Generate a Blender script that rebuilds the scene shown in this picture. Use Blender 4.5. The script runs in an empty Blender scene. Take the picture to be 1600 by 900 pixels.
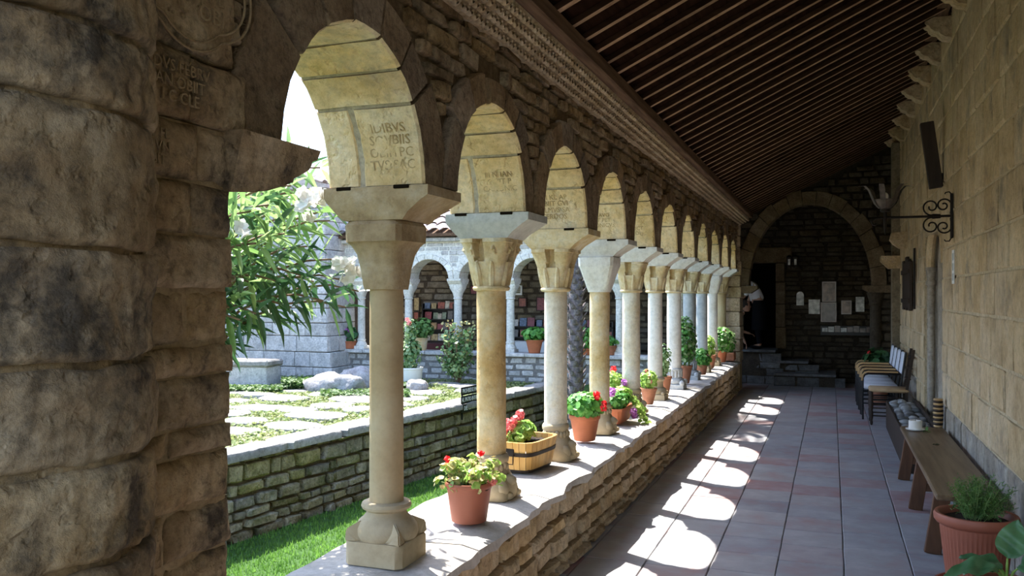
import bpy, bmesh, math, random
import numpy as np
from mathutils import Vector, Matrix, noise
from math import sin, cos, pi, sqrt, radians, atan2
random.seed(7)
SC = bpy.context.scene
COL = SC.collection
R = random.Random(11)

# ---------------------------------------------------------------- camera
CAMH = 1.68
YAW = math.atan(499 / 1350.0)
cam_data = bpy.data.cameras.new('camera')
cam = bpy.data.objects.new('camera', cam_data)
COL.objects.link(cam)
cam.location = (0, 0, CAMH)
cam.rotation_euler = (pi / 2, 0, YAW)
cam_data.sensor_width = 36.0
cam_data.lens = 36.0 * 1350 / 1600
cam_data.shift_y = 11 / 1600.0
cam_data.clip_start = 0.05
cam_data.clip_end = 500
SC.camera = cam

# ---------------------------------------------------------------- sky, sun, exposure
SUNDIR = Vector((1.0, -0.577, -2.0)).normalized()      # direction the light travels
world = bpy.data.worlds.new('world')
SC.world = world
world.use_nodes = True
wn = world.node_tree.nodes; wl = world.node_tree.links
wn.clear()
w_out = wn.new('ShaderNodeOutputWorld'); w_bg = wn.new('ShaderNodeBackground')
w_sky = wn.new('ShaderNodeTexSky')
w_sky.sky_type = 'NISHITA'
w_sky.sun_disc = False
w_sky.sun_elevation = radians(60)
w_sky.sun_rotation = radians(-60)
w_sky.air_density = 0.9
w_sky.dust_density = 1.0
w_sky.ozone_density = 1.0
w_bg.inputs['Strength'].default_value = 0.24
wl.new(w_sky.outputs[0], w_bg.inputs['Color']); wl.new(w_bg.outputs[0], w_out.inputs['Surface'])
sun_d = bpy.data.lights.new('sun', 'SUN')
sun_d.energy = 5.0
sun_d.angle = radians(0.53)
sun_d.color = (1.0, 0.95, 0.87)
sun = bpy.data.objects.new('sun', sun_d)
COL.objects.link(sun)
sun.location = (-10, 6, 20)
sun.rotation_euler = SUNDIR.to_track_quat('-Z', 'Y').to_euler()
vs = SC.view_settings
vs.view_transform = 'Standard'; vs.look = 'None'; vs.gamma = 1.0
vs.use_curve_mapping = False
vs.exposure = 1.8
SC.cycles.diffuse_bounces = 6
SC.cycles.max_bounces = 10
SC.cycles.sample_clamp_indirect = 8.0
SC.cycles.caustics_reflective = False
SC.cycles.caustics_refractive = False

# ---------------------------------------------------------------- materials
def new_mat(name):
    m = bpy.data.materials.new(name); m.use_nodes = True
    nt = m.node_tree
    b = nt.nodes['Principled BSDF']
    return m, nt, b

def ramp(nt, cols, lo=0.3, hi=0.7):
    r = nt.nodes.new('ShaderNodeValToRGB')
    e = r.color_ramp.elements
    n = len(cols)
    e[0].position = lo; e[0].color = (*cols[0], 1)
    e[1].position = hi; e[1].color = (*cols[-1], 1)
    for i in range(1, n - 1):
        x = e.new(lo + (hi - lo) * i / (n - 1)); x.color = (*cols[i], 1)
    return r

def stone_mat(name, cols, scale=6.0, bump=0.5, bump_scale=30.0, rough=0.92, rnd=0.25, pits=0.0, spec=0.2, warp=None,
              fine=.35, stain=None, stain_scale=2.0, stain_lo=0.52, stain_hi=0.68):
    """Mottled stone: colour noise, a second blotch colour, per-object tint, and a pitted bump."""
    m, nt, b = new_mat(name)
    N = nt.nodes; L = nt.links
    geo = N.new('ShaderNodeNewGeometry')
    vec = geo.outputs['Position']
    if warp:
        mp = N.new('ShaderNodeMapping'); mp.inputs['Scale'].default_value = warp
        L.new(vec, mp.inputs['Vector']); vec = mp.outputs[0]
    n1 = N.new('ShaderNodeTexNoise'); n1.inputs['Scale'].default_value = scale
    n1.inputs['Detail'].default_value = 8; n1.inputs['Roughness'].default_value = 0.65
    L.new(vec, n1.inputs['Vector'])
    r = ramp(nt, cols, 0.3, 0.7)
    L.new(n1.outputs['Fac'], r.inputs['Fac'])
    col = r.outputs['Color']
    if stain is not None:
        n3 = N.new('ShaderNodeTexNoise'); n3.inputs['Scale'].default_value = stain_scale
        n3.inputs['Detail'].default_value = 10; n3.inputs['Roughness'].default_value = 0.7
        L.new(vec, n3.inputs['Vector'])
        mr = N.new('ShaderNodeMapRange'); mr.inputs['From Min'].default_value = stain_lo; mr.inputs['From Max'].default_value = stain_hi
        L.new(n3.outputs['Fac'], mr.inputs['Value'])
        mx = N.new('ShaderNodeMixRGB'); mx.inputs['Color2'].default_value = (*stain, 1)
        L.new(mr.outputs[0], mx.inputs['Fac']); L.new(col, mx.inputs['Color1'])
        col = mx.outputs[0]
    nf = N.new('ShaderNodeTexNoise'); nf.inputs['Scale'].default_value = bump_scale * 1.1
    nf.inputs['Detail'].default_value = 9; nf.inputs['Roughness'].default_value = 0.75
    L.new(vec, nf.inputs['Vector'])
    rf_ = ramp(nt, [(1 - fine,) * 3, (1.0,) * 3, (1 + fine * .55,) * 3], 0.34, 0.66); L.new(nf.outputs['Fac'], rf_.inputs['Fac'])
    mf = N.new('ShaderNodeMixRGB'); mf.blend_type = 'MULTIPLY'; mf.inputs[0].default_value = 1.0
    L.new(col, mf.inputs[1]); L.new(rf_.outputs[0], mf.inputs[2]); col = mf.outputs[0]
    oi = N.new('ShaderNodeObjectInfo')
    mr2 = N.new('ShaderNodeMapRange'); mr2.inputs['To Min'].default_value = 1 - rnd; mr2.inputs['To Max'].default_value = 1 + rnd
    L.new(oi.outputs['Random'], mr2.inputs['Value'])
    hs = N.new('ShaderNodeHueSaturation')
    L.new(mr2.outputs[0], hs.inputs['Value']); L.new(col, hs.inputs['Color'])
    mr3 = N.new('ShaderNodeMath'); mr3.operation = 'MULTIPLY'; mr3.inputs[1].default_value = 7.31
    fr = N.new('ShaderNodeMath'); fr.operation = 'FRACT'
    L.new(oi.outputs['Random'], mr3.inputs[0]); L.new(mr3.outputs[0], fr.inputs[0])
    mr4 = N.new('ShaderNodeMapRange'); mr4.inputs['To Min'].default_value = 1 - rnd; mr4.inputs['To Max'].default_value = 1 + rnd * 0.6
    L.new(fr.outputs[0], mr4.inputs['Value']); L.new(mr4.outputs[0], hs.inputs['Saturation'])
    L.new(hs.outputs[0], b.inputs['Base Color'])
    b.inputs['Roughness'].default_value = rough
    b.inputs['Specular IOR Level'].default_value = spec
    n2 = N.new('ShaderNodeTexNoise'); n2.inputs['Scale'].default_value = bump_scale
    n2.inputs['Detail'].default_value = 8; n2.inputs['Roughness'].default_value = 0.7
    L.new(vec, n2.inputs['Vector'])
    h = n2.outputs['Fac']
    if pits:
        v = N.new('ShaderNodeTexNoise'); v.inputs['Scale'].default_value = bump_scale * .8; v.inputs['Detail'].default_value = 3
        L.new(vec, v.inputs['Vector'])
        mm = N.new('ShaderNodeMapRange'); mm.inputs['From Min'].default_value = .30; mm.inputs['From Max'].default_value = .44
        mm.inputs['To Min'].default_value = -pits; mm.inputs['To Max'].default_value = 0
        L.new(v.outputs['Fac'], mm.inputs['Value'])
        ad = N.new('ShaderNodeMath'); ad.operation = 'ADD'
        L.new(h, ad.inputs[0]); L.new(mm.outputs[0], ad.inputs[1]); h = ad.outputs[0]
    bp = N.new('ShaderNodeBump'); bp.inputs['Strength'].default_value = bump; bp.inputs['Distance'].default_value = 0.02
    L.new(h, bp.inputs['Height']); L.new(bp.outputs[0], b.inputs['Normal'])
    return m

def plain_mat(name, col, rough=0.6, metal=0.0, spec=0.5, var=0.0, scale=20.0, bump=0.0, sub=0.0, rnd=0.0):
    m, nt, b = new_mat(name)
    N = nt.nodes; L = nt.links
    b.inputs['Roughness'].default_value = rough; b.inputs['Metallic'].default_value = metal
    b.inputs['Specular IOR Level'].default_value = spec
    geo = N.new('ShaderNodeNewGeometry')
    n1 = N.new('ShaderNodeTexNoise'); n1.inputs['Scale'].default_value = scale; n1.inputs['Detail'].default_value = 5
    L.new(geo.outputs['Position'], n1.inputs['Vector'])
    c1 = tuple(max(0, c * (1 - var)) for c in col); c2 = tuple(min(1, c * (1 + var)) for c in col)
    r = ramp(nt, [c1, c2], 0.3, 0.7); L.new(n1.outputs['Fac'], r.inputs['Fac'])
    out = r.outputs[0]
    if rnd:
        oi = N.new('ShaderNodeObjectInfo')
        mr = N.new('ShaderNodeMapRange'); mr.inputs['To Min'].default_value = 1 - rnd; mr.inputs['To Max'].default_value = 1 + rnd
        L.new(oi.outputs['Random'], mr.inputs['Value'])
        hs = N.new('ShaderNodeHueSaturation'); L.new(mr.outputs[0], hs.inputs['Value']); L.new(out, hs.inputs['Color'])
        out = hs.outputs[0]
    L.new(out, b.inputs['Base Color'])
    if bump:
        bp = N.new('ShaderNodeBump'); bp.inputs['Strength'].default_value = bump; bp.inputs['Distance'].default_value = 0.01
        L.new(n1.outputs['Fac'], bp.inputs['Height']); L.new(bp.outputs[0], b.inputs['Normal'])
    return m

def leaf_mat(name, c1, c2, rough=0.5, trans=0.35, scale=9.0):
    m, nt, b = new_mat(name)
    N = nt.nodes; L = nt.links
    geo = N.new('ShaderNodeNewGeometry')
    n1 = N.new('ShaderNodeTexNoise'); n1.inputs['Scale'].default_value = scale; n1.inputs['Detail'].default_value = 3
    L.new(geo.outputs['Position'], n1.inputs['Vector'])
    ad = N.new('ShaderNodeMath'); ad.operation = 'ADD'
    sb = N.new('ShaderNodeMath'); sb.operation = 'MULTIPLY_ADD'; sb.inputs[1].default_value = 0.45; sb.inputs[2].default_value = -0.22
    L.new(geo.outputs['Random Per Island'], sb.inputs[0])
    L.new(n1.outputs['Fac'], ad.inputs[0]); L.new(sb.outputs[0], ad.inputs[1])
    r = ramp(nt, [c1, c2], 0.3, 0.7); L.new(ad.outputs[0], r.inputs['Fac'])
    L.new(r.outputs[0], b.inputs['Base Color'])
    b.inputs['Roughness'].default_value = rough
    t = N.new('ShaderNodeBsdfTranslucent'); L.new(r.outputs[0], t.inputs['Color'])
    mx = N.new('ShaderNodeMixShader'); mx.inputs[0].default_value = trans
    L.new(b.outputs[0], mx.inputs[1]); L.new(t.outputs[0], mx.inputs[2])
    L.new(mx.outputs[0], nt.nodes['Material Output'].inputs['Surface'])
    return m

def wood_mat(name, c1, c2, rough=0.6, axis=(30, 2, 30), rnd=0.15, bump=0.2, spec=.3):
    m, nt, b = new_mat(name); b.inputs['Specular IOR Level'].default_value = spec
    N = nt.nodes; L = nt.links
    geo = N.new('ShaderNodeNewGeometry')
    mp = N.new('ShaderNodeMapping'); mp.inputs['Scale'].default_value = axis
    L.new(geo.outputs['Position'], mp.inputs['Vector'])
    n1 = N.new('ShaderNodeTexNoise'); n1.inputs['Scale'].default_value = 1.0; n1.inputs['Detail'].default_value = 7
    L.new(mp.outputs[0], n1.inputs['Vector'])
    r = ramp(nt, [c1, c2], 0.3, 0.7); L.new(n1.outputs['Fac'], r.inputs['Fac'])
    oi = N.new('ShaderNodeObjectInfo')
    mr = N.new('ShaderNodeMapRange'); mr.inputs['To Min'].default_value = 1 - rnd; mr.inputs['To Max'].default_value = 1 + rnd
    L.new(oi.outputs['Random'], mr.inputs['Value'])
    hs = N.new('ShaderNodeHueSaturation'); L.new(mr.outputs[0], hs.inputs['Value']); L.new(r.outputs[0], hs.inputs['Color'])
    L.new(hs.outputs[0], b.inputs['Base Color'])
    b.inputs['Roughness'].default_value = rough
    bp = N.new('ShaderNodeBump'); bp.inputs['Strength'].default_value = bump; bp.inputs['Distance'].default_value = 0.004
    L.new(n1.outputs['Fac'], bp.inputs['Height']); L.new(bp.outputs[0], b.inputs['Normal'])
    return m

M = {}
M['pillar'] = stone_mat('pillar_stone', [(.22,.13,.06), (.42,.295,.165), (.60,.47,.31)], 4, 1.0, 26, rnd=.10, pits=.5, fine=.45, stain=(.11,.085,.06), stain_scale=3.4, stain_lo=.5, stain_hi=.62)
M['wall'] = stone_mat('arcade_stone', [(.19,.115,.05), (.36,.245,.13), (.50,.38,.23)], 7, 1.0, 32, rnd=.18, pits=.5, fine=.5, stain=(.14,.105,.06), stain_scale=5, stain_lo=.55, stain_hi=.72)
M['mortar'] = stone_mat('dark_mortar', [(.09,.055,.028), (.17,.11,.06), (.24,.16,.09)], 12, 0.9, 35, rnd=0)
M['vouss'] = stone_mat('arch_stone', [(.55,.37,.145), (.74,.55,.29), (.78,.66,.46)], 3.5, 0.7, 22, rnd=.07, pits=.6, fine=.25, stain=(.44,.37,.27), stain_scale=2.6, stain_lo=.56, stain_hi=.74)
M['soffm'] = stone_mat('soffit_mortar', [(.34,.28,.19), (.46,.40,.29)], 9, .5, 30, rnd=0)
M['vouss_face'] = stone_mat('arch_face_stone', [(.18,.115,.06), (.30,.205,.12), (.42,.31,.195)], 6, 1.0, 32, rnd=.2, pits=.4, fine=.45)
M['letters'] = stone_mat('carved_letter_stone', [(.36,.25,.11), (.46,.34,.18)], 9, 0.3, 40, rnd=0)
M['letters_dark'] = stone_mat('carved_relief_stone', [(.28,.19,.10), (.42,.31,.185)], 9, 0.4, 40, rnd=0)
M['sill'] = stone_mat('sill_slab_stone', [(.36,.33,.29), (.48,.45,.41), (.56,.53,.50)], 6, 0.4, 25, rnd=.08, fine=.2)
M['parapet'] = stone_mat('parapet_stone', [(.34,.23,.115), (.52,.39,.23), (.62,.50,.34)], 6, 0.9, 28, rnd=.16, pits=.5, fine=.35)
M['ashlar'] = stone_mat('ashlar_stone', [(.44,.315,.17), (.60,.455,.27), (.67,.545,.36)], 2.6, 0.8, 20, rnd=.07, pits=.35, fine=.22, stain=(.27,.23,.175), stain_scale=2.0, stain_lo=.52, stain_hi=.70)
M['ashlar_mortar'] = stone_mat('pale_mortar', [(.46,.37,.23), (.64,.53,.36)], 9, 0.7, 30, rnd=0)
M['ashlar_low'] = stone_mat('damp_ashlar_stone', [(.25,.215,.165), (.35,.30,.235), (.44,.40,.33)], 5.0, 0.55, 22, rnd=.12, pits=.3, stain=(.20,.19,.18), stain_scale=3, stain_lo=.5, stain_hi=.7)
M['rubble'] = stone_mat('rubble_stone', [(.11,.085,.055), (.19,.155,.105), (.27,.225,.16)], 6, 0.8, 25, rnd=.3)
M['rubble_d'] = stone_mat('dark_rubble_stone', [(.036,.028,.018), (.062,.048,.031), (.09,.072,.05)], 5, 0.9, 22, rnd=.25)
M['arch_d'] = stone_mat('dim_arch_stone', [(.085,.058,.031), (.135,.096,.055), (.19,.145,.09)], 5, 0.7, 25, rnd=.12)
M['step_s'] = stone_mat('grey_step_stone', [(.11,.11,.11), (.17,.17,.17), (.23,.23,.225)], 6, 0.7, 25, rnd=.2)
M['cover'] = leaf_mat('ground_cover_leaf', (.04,.10,.025), (.13,.22,.06), .6, .3, 6)
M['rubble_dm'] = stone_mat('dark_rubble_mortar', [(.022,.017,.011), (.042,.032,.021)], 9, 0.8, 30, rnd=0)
M['rubble_m'] = stone_mat('rubble_mortar', [(.05,.04,.028), (.09,.07,.05)], 9, 0.8, 30, rnd=0)
M['grey'] = stone_mat('grey_garden_stone', [(.34,.34,.33), (.50,.49,.46), (.62,.60,.57)], 7, 0.7, 25, rnd=.16, pits=.3)
M['grey_m'] = stone_mat('grey_garden_mortar', [(.16,.155,.145), (.25,.24,.22)], 9, 0.8, 25, rnd=0)
M['mossy'] = stone_mat('mossy_stone', [(.15,.13,.075), (.27,.235,.145), (.38,.335,.235)], 7, 1.0, 28, rnd=.25, pits=.5, fine=.5, stain=(.12,.12,.055), stain_scale=4.5, stain_lo=.5, stain_hi=.66)
M['mossy_m'] = stone_mat('mossy_mortar', [(.09,.08,.05), (.15,.135,.09)], 9, 0.9, 30, rnd=0)
M['pale'] = stone_mat('pale_arcade_stone', [(.56,.56,.50), (.68,.67,.61), (.75,.74,.69)], 6, 0.4, 25, rnd=.10)
M['rockm'] = stone_mat('boulder_stone', [(.22,.21,.215), (.34,.33,.33), (.44,.43,.42)], 4, 1.0, 18, rnd=.1, fine=.4, stain=(.30,.22,.14), stain_scale=3, stain_lo=.54, stain_hi=.66)
M['slab'] = stone_mat('paving_slab_stone', [(.20,.19,.175), (.29,.28,.26), (.37,.355,.33)], 4, 0.8, 20, rnd=.15, fine=.35)
M['soil'] = stone_mat('soil', [(.03,.022,.017), (.07,.05,.035)], 30, 1.0, 80, rnd=0)
M['lawn'] = stone_mat('lawn_ground', [(.035,.085,.02), (.065,.14,.03)], 25, 0.8, 90, rnd=0)
M['terr'] = stone_mat('terrace_earth', [(.12,.145,.06), (.19,.20,.10), (.25,.225,.15)], 6, 0.8, 60, rnd=0)
M['scal'] = stone_mat('scalloped_stone', [(.30,.21,.12), (.46,.35,.22), (.58,.47,.33)], 5, 0.5, 28, rnd=.12, fine=.2)
# columns
M['c_tan'] = stone_mat('tan_column_stone', [(.36,.255,.13), (.44,.325,.18), (.49,.385,.235)], 3, 0.12, 30, rnd=.05, fine=.08)
M['c_ochre'] = stone_mat('ochre_column_stone', [(.44,.26,.09), (.58,.40,.19), (.66,.54,.34)], 5, 0.45, 22, rnd=.05, pits=.5, fine=.18)
M['c_pale'] = stone_mat('pale_column_stone', [(.55,.44,.27), (.66,.59,.46), (.70,.67,.60)], 5, 0.4, 26, rnd=.06, pits=.4, fine=.18)
M['c_gold'] = stone_mat('golden_column_stone', [(.52,.34,.14), (.64,.49,.28), (.70,.62,.47)], 5, 0.4, 22, rnd=.05, pits=.5, fine=.18)
M['c_grey'] = stone_mat('blue_grey_column_stone', [(.34,.36,.37), (.46,.47,.46), (.53,.53,.50)], 5, 0.3, 25, rnd=.05, fine=.18)
M['c_white'] = stone_mat('white_column_stone', [(.60,.56,.47), (.70,.67,.60), (.74,.72,.67)], 5, 0.25, 25, rnd=.05, fine=.18)
M['cap_brown'] = stone_mat('brown_capital_stone', [(.28,.185,.09), (.40,.29,.155), (.49,.39,.26)], 7, 0.5, 26, rnd=.05, pits=.3, fine=.18)
M['cap_ochre'] = stone_mat('ochre_capital_stone', [(.50,.34,.15), (.64,.50,.28), (.70,.62,.46)], 8, 0.45, 30, rnd=.05, pits=.2, fine=.2)
M['cap_pale'] = stone_mat('pale_capital_stone', [(.58,.53,.45), (.66,.63,.57), (.71,.69,.64)], 8, 0.3, 30, rnd=.05, fine=.18)
M['imp_grey'] = stone_mat('grey_impost_stone', [(.42,.41,.36), (.52,.51,.46), (.58,.56,.50)], 4, 0.2, 30, rnd=.05, fine=.18)
M['base_tan'] = stone_mat('tan_base_stone', [(.34,.26,.15), (.43,.34,.21), (.50,.41,.27)], 4, 0.12, 30, rnd=.05, fine=.08)
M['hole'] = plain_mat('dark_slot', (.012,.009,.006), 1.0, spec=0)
# wood etc
M['beam'] = wood_mat('dark_beam_wood', (.07,.04,.025), (.17,.105,.065), .8, spec=.1)
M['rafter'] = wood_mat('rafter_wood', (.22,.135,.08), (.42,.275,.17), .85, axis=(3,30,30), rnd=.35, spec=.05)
M['rafter_side'] = wood_mat('painted_shade_rafter_side', (.03,.016,.010), (.06,.034,.021), .95, axis=(3,30,30), rnd=.3, spec=0.0)  # darker rafter wood: shade on the sides put into the colour
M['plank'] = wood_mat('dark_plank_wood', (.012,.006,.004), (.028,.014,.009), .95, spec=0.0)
M['bench'] = wood_mat('bench_wood', (.11,.066,.035), (.22,.15,.085), .38)
M['leg'] = wood_mat('red_brown_wood', (.08,.035,.017), (.16,.075,.038), .5, axis=(20,20,3))
M['darkw'] = wood_mat('black_brown_wood', (.02,.013,.009), (.05,.032,.022), .6, axis=(20,20,3))
M['tubw'] = wood_mat('honey_tub_wood', (.50,.27,.07), (.66,.40,.13), .5, axis=(18,18,4), rnd=.12)
M['armw'] = wood_mat('light_armrest_wood', (.45,.28,.12), (.58,.38,.18), .45, axis=(6,30,30))
M['rush'] = wood_mat('rush_seat', (.35,.22,.11), (.55,.40,.24), .9, axis=(8,90,40))
M['iron'] = plain_mat('wrought_iron', (.018,.012,.009), .55, .6, var=.3)
M['iron2'] = plain_mat('lamp_petal_metal', (.09,.07,.058), .6, .3, var=.35, scale=30)
M['steel'] = plain_mat('black_tube', (.008,.008,.009), .4, .3)
M['terra'] = plain_mat('terracotta', (.42,.135,.06), .75, var=.10, scale=14, spec=.3)
M['terra2'] = plain_mat('dull_terracotta', (.42,.18,.10), .85, var=.2, scale=18, spec=.25)
M['plasticpot'] = plain_mat('brown_plastic_pot', (.33,.10,.055), .55, var=.06, scale=10)
M['white'] = plain_mat('white_paint', (.82,.82,.80), .6, var=.03)
M['cushion'] = plain_mat('white_woven_seat', (.72,.74,.80), .9, var=.05, scale=60)
M['wax'] = plain_mat('white_wax', (.80,.78,.72), .4, var=.02)
M['pebble'] = plain_mat('pebble_grey', (.20,.20,.195), .6, var=.35, scale=8, rnd=.7)
M['bark'] = stone_mat('palm_bark', [(.10,.09,.10), (.22,.19,.19), (.40,.34,.30)], 18, 1.0, 40, rnd=.2)
M['stem'] = plain_mat('woody_stem', (.20,.13,.08), .8, var=.3)
M['gstem'] = plain_mat('green_stem', (.16,.24,.07), .6, var=.2)
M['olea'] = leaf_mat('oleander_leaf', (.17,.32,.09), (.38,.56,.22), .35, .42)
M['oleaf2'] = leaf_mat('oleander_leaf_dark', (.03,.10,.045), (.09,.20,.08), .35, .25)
M['olewhite'] = leaf_mat('white_petal', (.78,.78,.72), (.88,.88,.84), .6, .3)
M['ger'] = leaf_mat('geranium_leaf', (.055,.22,.035), (.20,.48,.09), .5, .3, 25)
M['ger2'] = leaf_mat('lime_geranium_leaf', (.22,.42,.06), (.50,.66,.18), .5, .35, 25)
M['ger_dry'] = leaf_mat('dry_geranium_leaf', (.38,.28,.10), (.62,.62,.30), .6, .3, 40)
M['rose'] = leaf_mat('rose_leaf', (.06,.17,.04), (.34,.46,.22), .45, .25, 14)
M['darkleaf'] = leaf_mat('dark_leaf', (.015,.06,.02), (.05,.15,.045), .45, .2, 20)
M['fern'] = leaf_mat('feathery_leaf', (.05,.13,.03), (.16,.30,.07), .6, .3, 15)
M['broad'] = leaf_mat('broad_leaf', (.05,.14,.05), (.12,.26,.11), .4, .2, 12)
M['red'] = leaf_mat('red_petal', (.75,.02,.03), (.90,.06,.06), .6, .3)
M['pink'] = leaf_mat('coral_pink_petal', (.80,.16,.17), (.90,.45,.42), .6, .3)
M['purple'] = leaf_mat('mauve_petal', (.50,.12,.50), (.72,.35,.75), .6, .3)
M['blade'] = leaf_mat('lawn_blade', (.08,.19,.03), (.22,.42,.08), .6, .45, 4)
M['weed'] = leaf_mat('terrace_weed', (.13,.20,.055), (.30,.34,.13), .6, .35, 3)
M['tile'] = None

def tile_mat():
    m, nt, b = new_mat('floor_tile_clay')
    N = nt.nodes; L = nt.links
    geo = N.new('ShaderNodeNewGeometry'); oi = N.new('ShaderNodeObjectInfo')
    r = N.new('ShaderNodeValToRGB'); e = r.color_ramp.elements
    r.color_ramp.interpolation = 'LINEAR'
    pal = [(.0,(.22,.215,.235)), (.2,(.34,.345,.36)), (.4,(.38,.345,.33)), (.55,(.28,.28,.31)), (.72,(.41,.40,.39)), (.86,(.34,.24,.23)), (1.0,(.36,.145,.125))]
    e[0].position = 0; e[0].color = (*pal[0][1], 1); e[1].position = 1; e[1].color = (*pal[-1][1], 1)
    for p, c in pal[1:-1]:
        x = e.new(p); x.color = (*c, 1)
    L.new(oi.outputs['Random'], r.inputs['Fac'])
    n1 = N.new('ShaderNodeTexNoise'); n1.inputs['Scale'].default_value = 3.5; n1.inputs['Detail'].default_value = 8; n1.inputs['Roughness'].default_value = .6
    L.new(geo.outputs['Position'], n1.inputs['Vector'])
    r2 = ramp(nt, [(.31,.175,.16), (.29,.29,.31), (.45,.445,.455)], .30, .70); L.new(n1.outputs['Fac'], r2.inputs['Fac'])
    mx = N.new('ShaderNodeMixRGB'); mx.inputs[0].default_value = .5
    L.new(r.outputs[0], mx.inputs[1]); L.new(r2.outputs[0], mx.inputs[2])
    L.new(mx.outputs[0], b.inputs['Base Color'])
    n2 = N.new('ShaderNodeTexNoise'); n2.inputs['Scale'].default_value = 12; n2.inputs['Detail'].default_value = 6
    L.new(geo.outputs['Position'], n2.inputs['Vector'])
    mr = N.new('ShaderNodeMapRange'); mr.inputs['To Min'].default_value = .42; mr.inputs['To Max'].default_value = .72
    L.new(n2.outputs['Fac'], mr.inputs['Value']); L.new(mr.outputs[0], b.inputs['Roughness'])
    bp = N.new('ShaderNodeBump'); bp.inputs['Strength'].default_value = .25; bp.inputs['Distance'].default_value = .01
    L.new(n2.outputs['Fac'], bp.inputs['Height']); L.new(bp.outputs[0], b.inputs['Normal'])
    return m
M['tile'] = tile_mat()
M['grout'] = stone_mat('floor_grout', [(.24,.235,.24), (.36,.355,.36)], 15, .5, 40, rnd=0)

# ---------------------------------------------------------------- object helpers
def link(o, parent=None):
    COL.objects.link(o)
    if parent is not None: o.parent = parent
    return o

def thing(name, label, cat, loc=(0,0,0), rz=0.0, group=None):
    o = bpy.data.objects.new(name, None); COL.objects.link(o)
    o.empty_display_size = .1
    o.location = loc; o.rotation_euler = (0, 0, rz)
    o['label'] = label; o['category'] = cat; o['kind'] = 'thing'
    if group: o['group'] = group
    return o

def tag(o, label, cat, group=None):
    o['label'] = label; o['category'] = cat
    if group: o['group'] = group
    return o

def structure(o, label=None, cat=None):
    o['kind'] = 'structure'
    if label: o['label'] = label
    if cat: o['category'] = cat
    return o

def mesh_of(bm, name, smooth=True):
    me = bpy.data.meshes.new(name)
    bm.normal_update()
    bm.to_mesh(me); bm.free()
    if smooth:
        for p in me.polygons: p.use_smooth = True
    return me

def set_sharp(me, ang=35):
    try: me.set_sharp_from_angle(angle=radians(ang))
    except Exception: pass

def obj(name, bm, mat, parent=None, smooth=True, sharp=35):
    me = mesh_of(bm, name, smooth)
    if smooth and sharp: set_sharp(me, sharp)
    mats = mat if isinstance(mat, (list, tuple)) else [mat]
    for m in mats: me.materials.append(m)
    o = bpy.data.objects.new(name, me)
    return link(o, parent)

def pyobj(name, verts, faces, mat, parent=None, smooth=False, mi=None):
    me = bpy.data.meshes.new(name)
    me.from_pydata(verts, [], faces)
    mats = mat if isinstance(mat, (list, tuple)) else [mat]
    for m in mats: me.materials.append(m)
    if smooth: me.polygons.foreach_set('use_smooth', [True] * len(me.polygons))
    if mi: me.polygons.foreach_set('material_index', mi)
    me.update()
    return link(bpy.data.objects.new(name, me), parent)

def B(): return bmesh.new()

def box(bm, x0, x1, y0, y1, z0, z1, bev=0.0, mi=0):
    vs_ = [bm.verts.new(p) for p in ((x0,y0,z0),(x1,y0,z0),(x1,y1,z0),(x0,y1,z0),(x0,y0,z1),(x1,y0,z1),(x1,y1,z1),(x0,y1,z1))]
    fs = []
    for f in ((0,3,2,1),(4,5,6,7),(0,1,5,4),(1,2,6,5),(2,3,7,6),(3,0,4,7)):
        fc = bm.faces.new([vs_[i] for i in f]); fc.material_index = mi; fs.append(fc)
    if bev > 0:
        es = list({e for f in fs for e in f.edges})
        bmesh.ops.bevel(bm, geom=es, offset=bev, segments=1, affect='EDGES', profile=.5)
    return vs_

def obox(bm, c, ax, size, bev=0.0):
    """Oriented box: centre c, axes matrix columns ax (3 vectors), full sizes."""
    c = Vector(c); X, Y, Z = [Vector(a).normalized() for a in ax]
    sx, sy, sz = [s / 2 for s in size]
    vv = [bm.verts.new(c + X * (sx * a) + Y * (sy * b_) + Z * (sz * g)) for g in (-1, 1) for a, b_ in ((-1,-1),(1,-1),(1,1),(-1,1))]
    fs = [bm.faces.new([vv[i] for i in f]) for f in ((0,3,2,1),(4,5,6,7),(0,1,5,4),(1,2,6,5),(2,3,7,6),(3,0,4,7))]
    if bev > 0:
        bmesh.ops.bevel(bm, geom=list({e for f in fs for e in f.edges}), offset=bev, segments=1, affect='EDGES', profile=.5)

def stick(bm, a, b_, w, h=None, bev=0.0, up=(0,0,1)):
    """Rectangular bar from a to b."""
    a = Vector(a); b_ = Vector(b_); d = b_ - a; Z = d.normalized(); h = h or w
    U = Vector(up)
    if abs(Z.dot(U)) > .97: U = Vector((1,0,0))
    X = Z.cross(U).normalized(); Y = Z.cross(X)
    obox(bm, (a + b_) / 2, (X, Y, Z), (w, h, d.length), bev)

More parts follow.
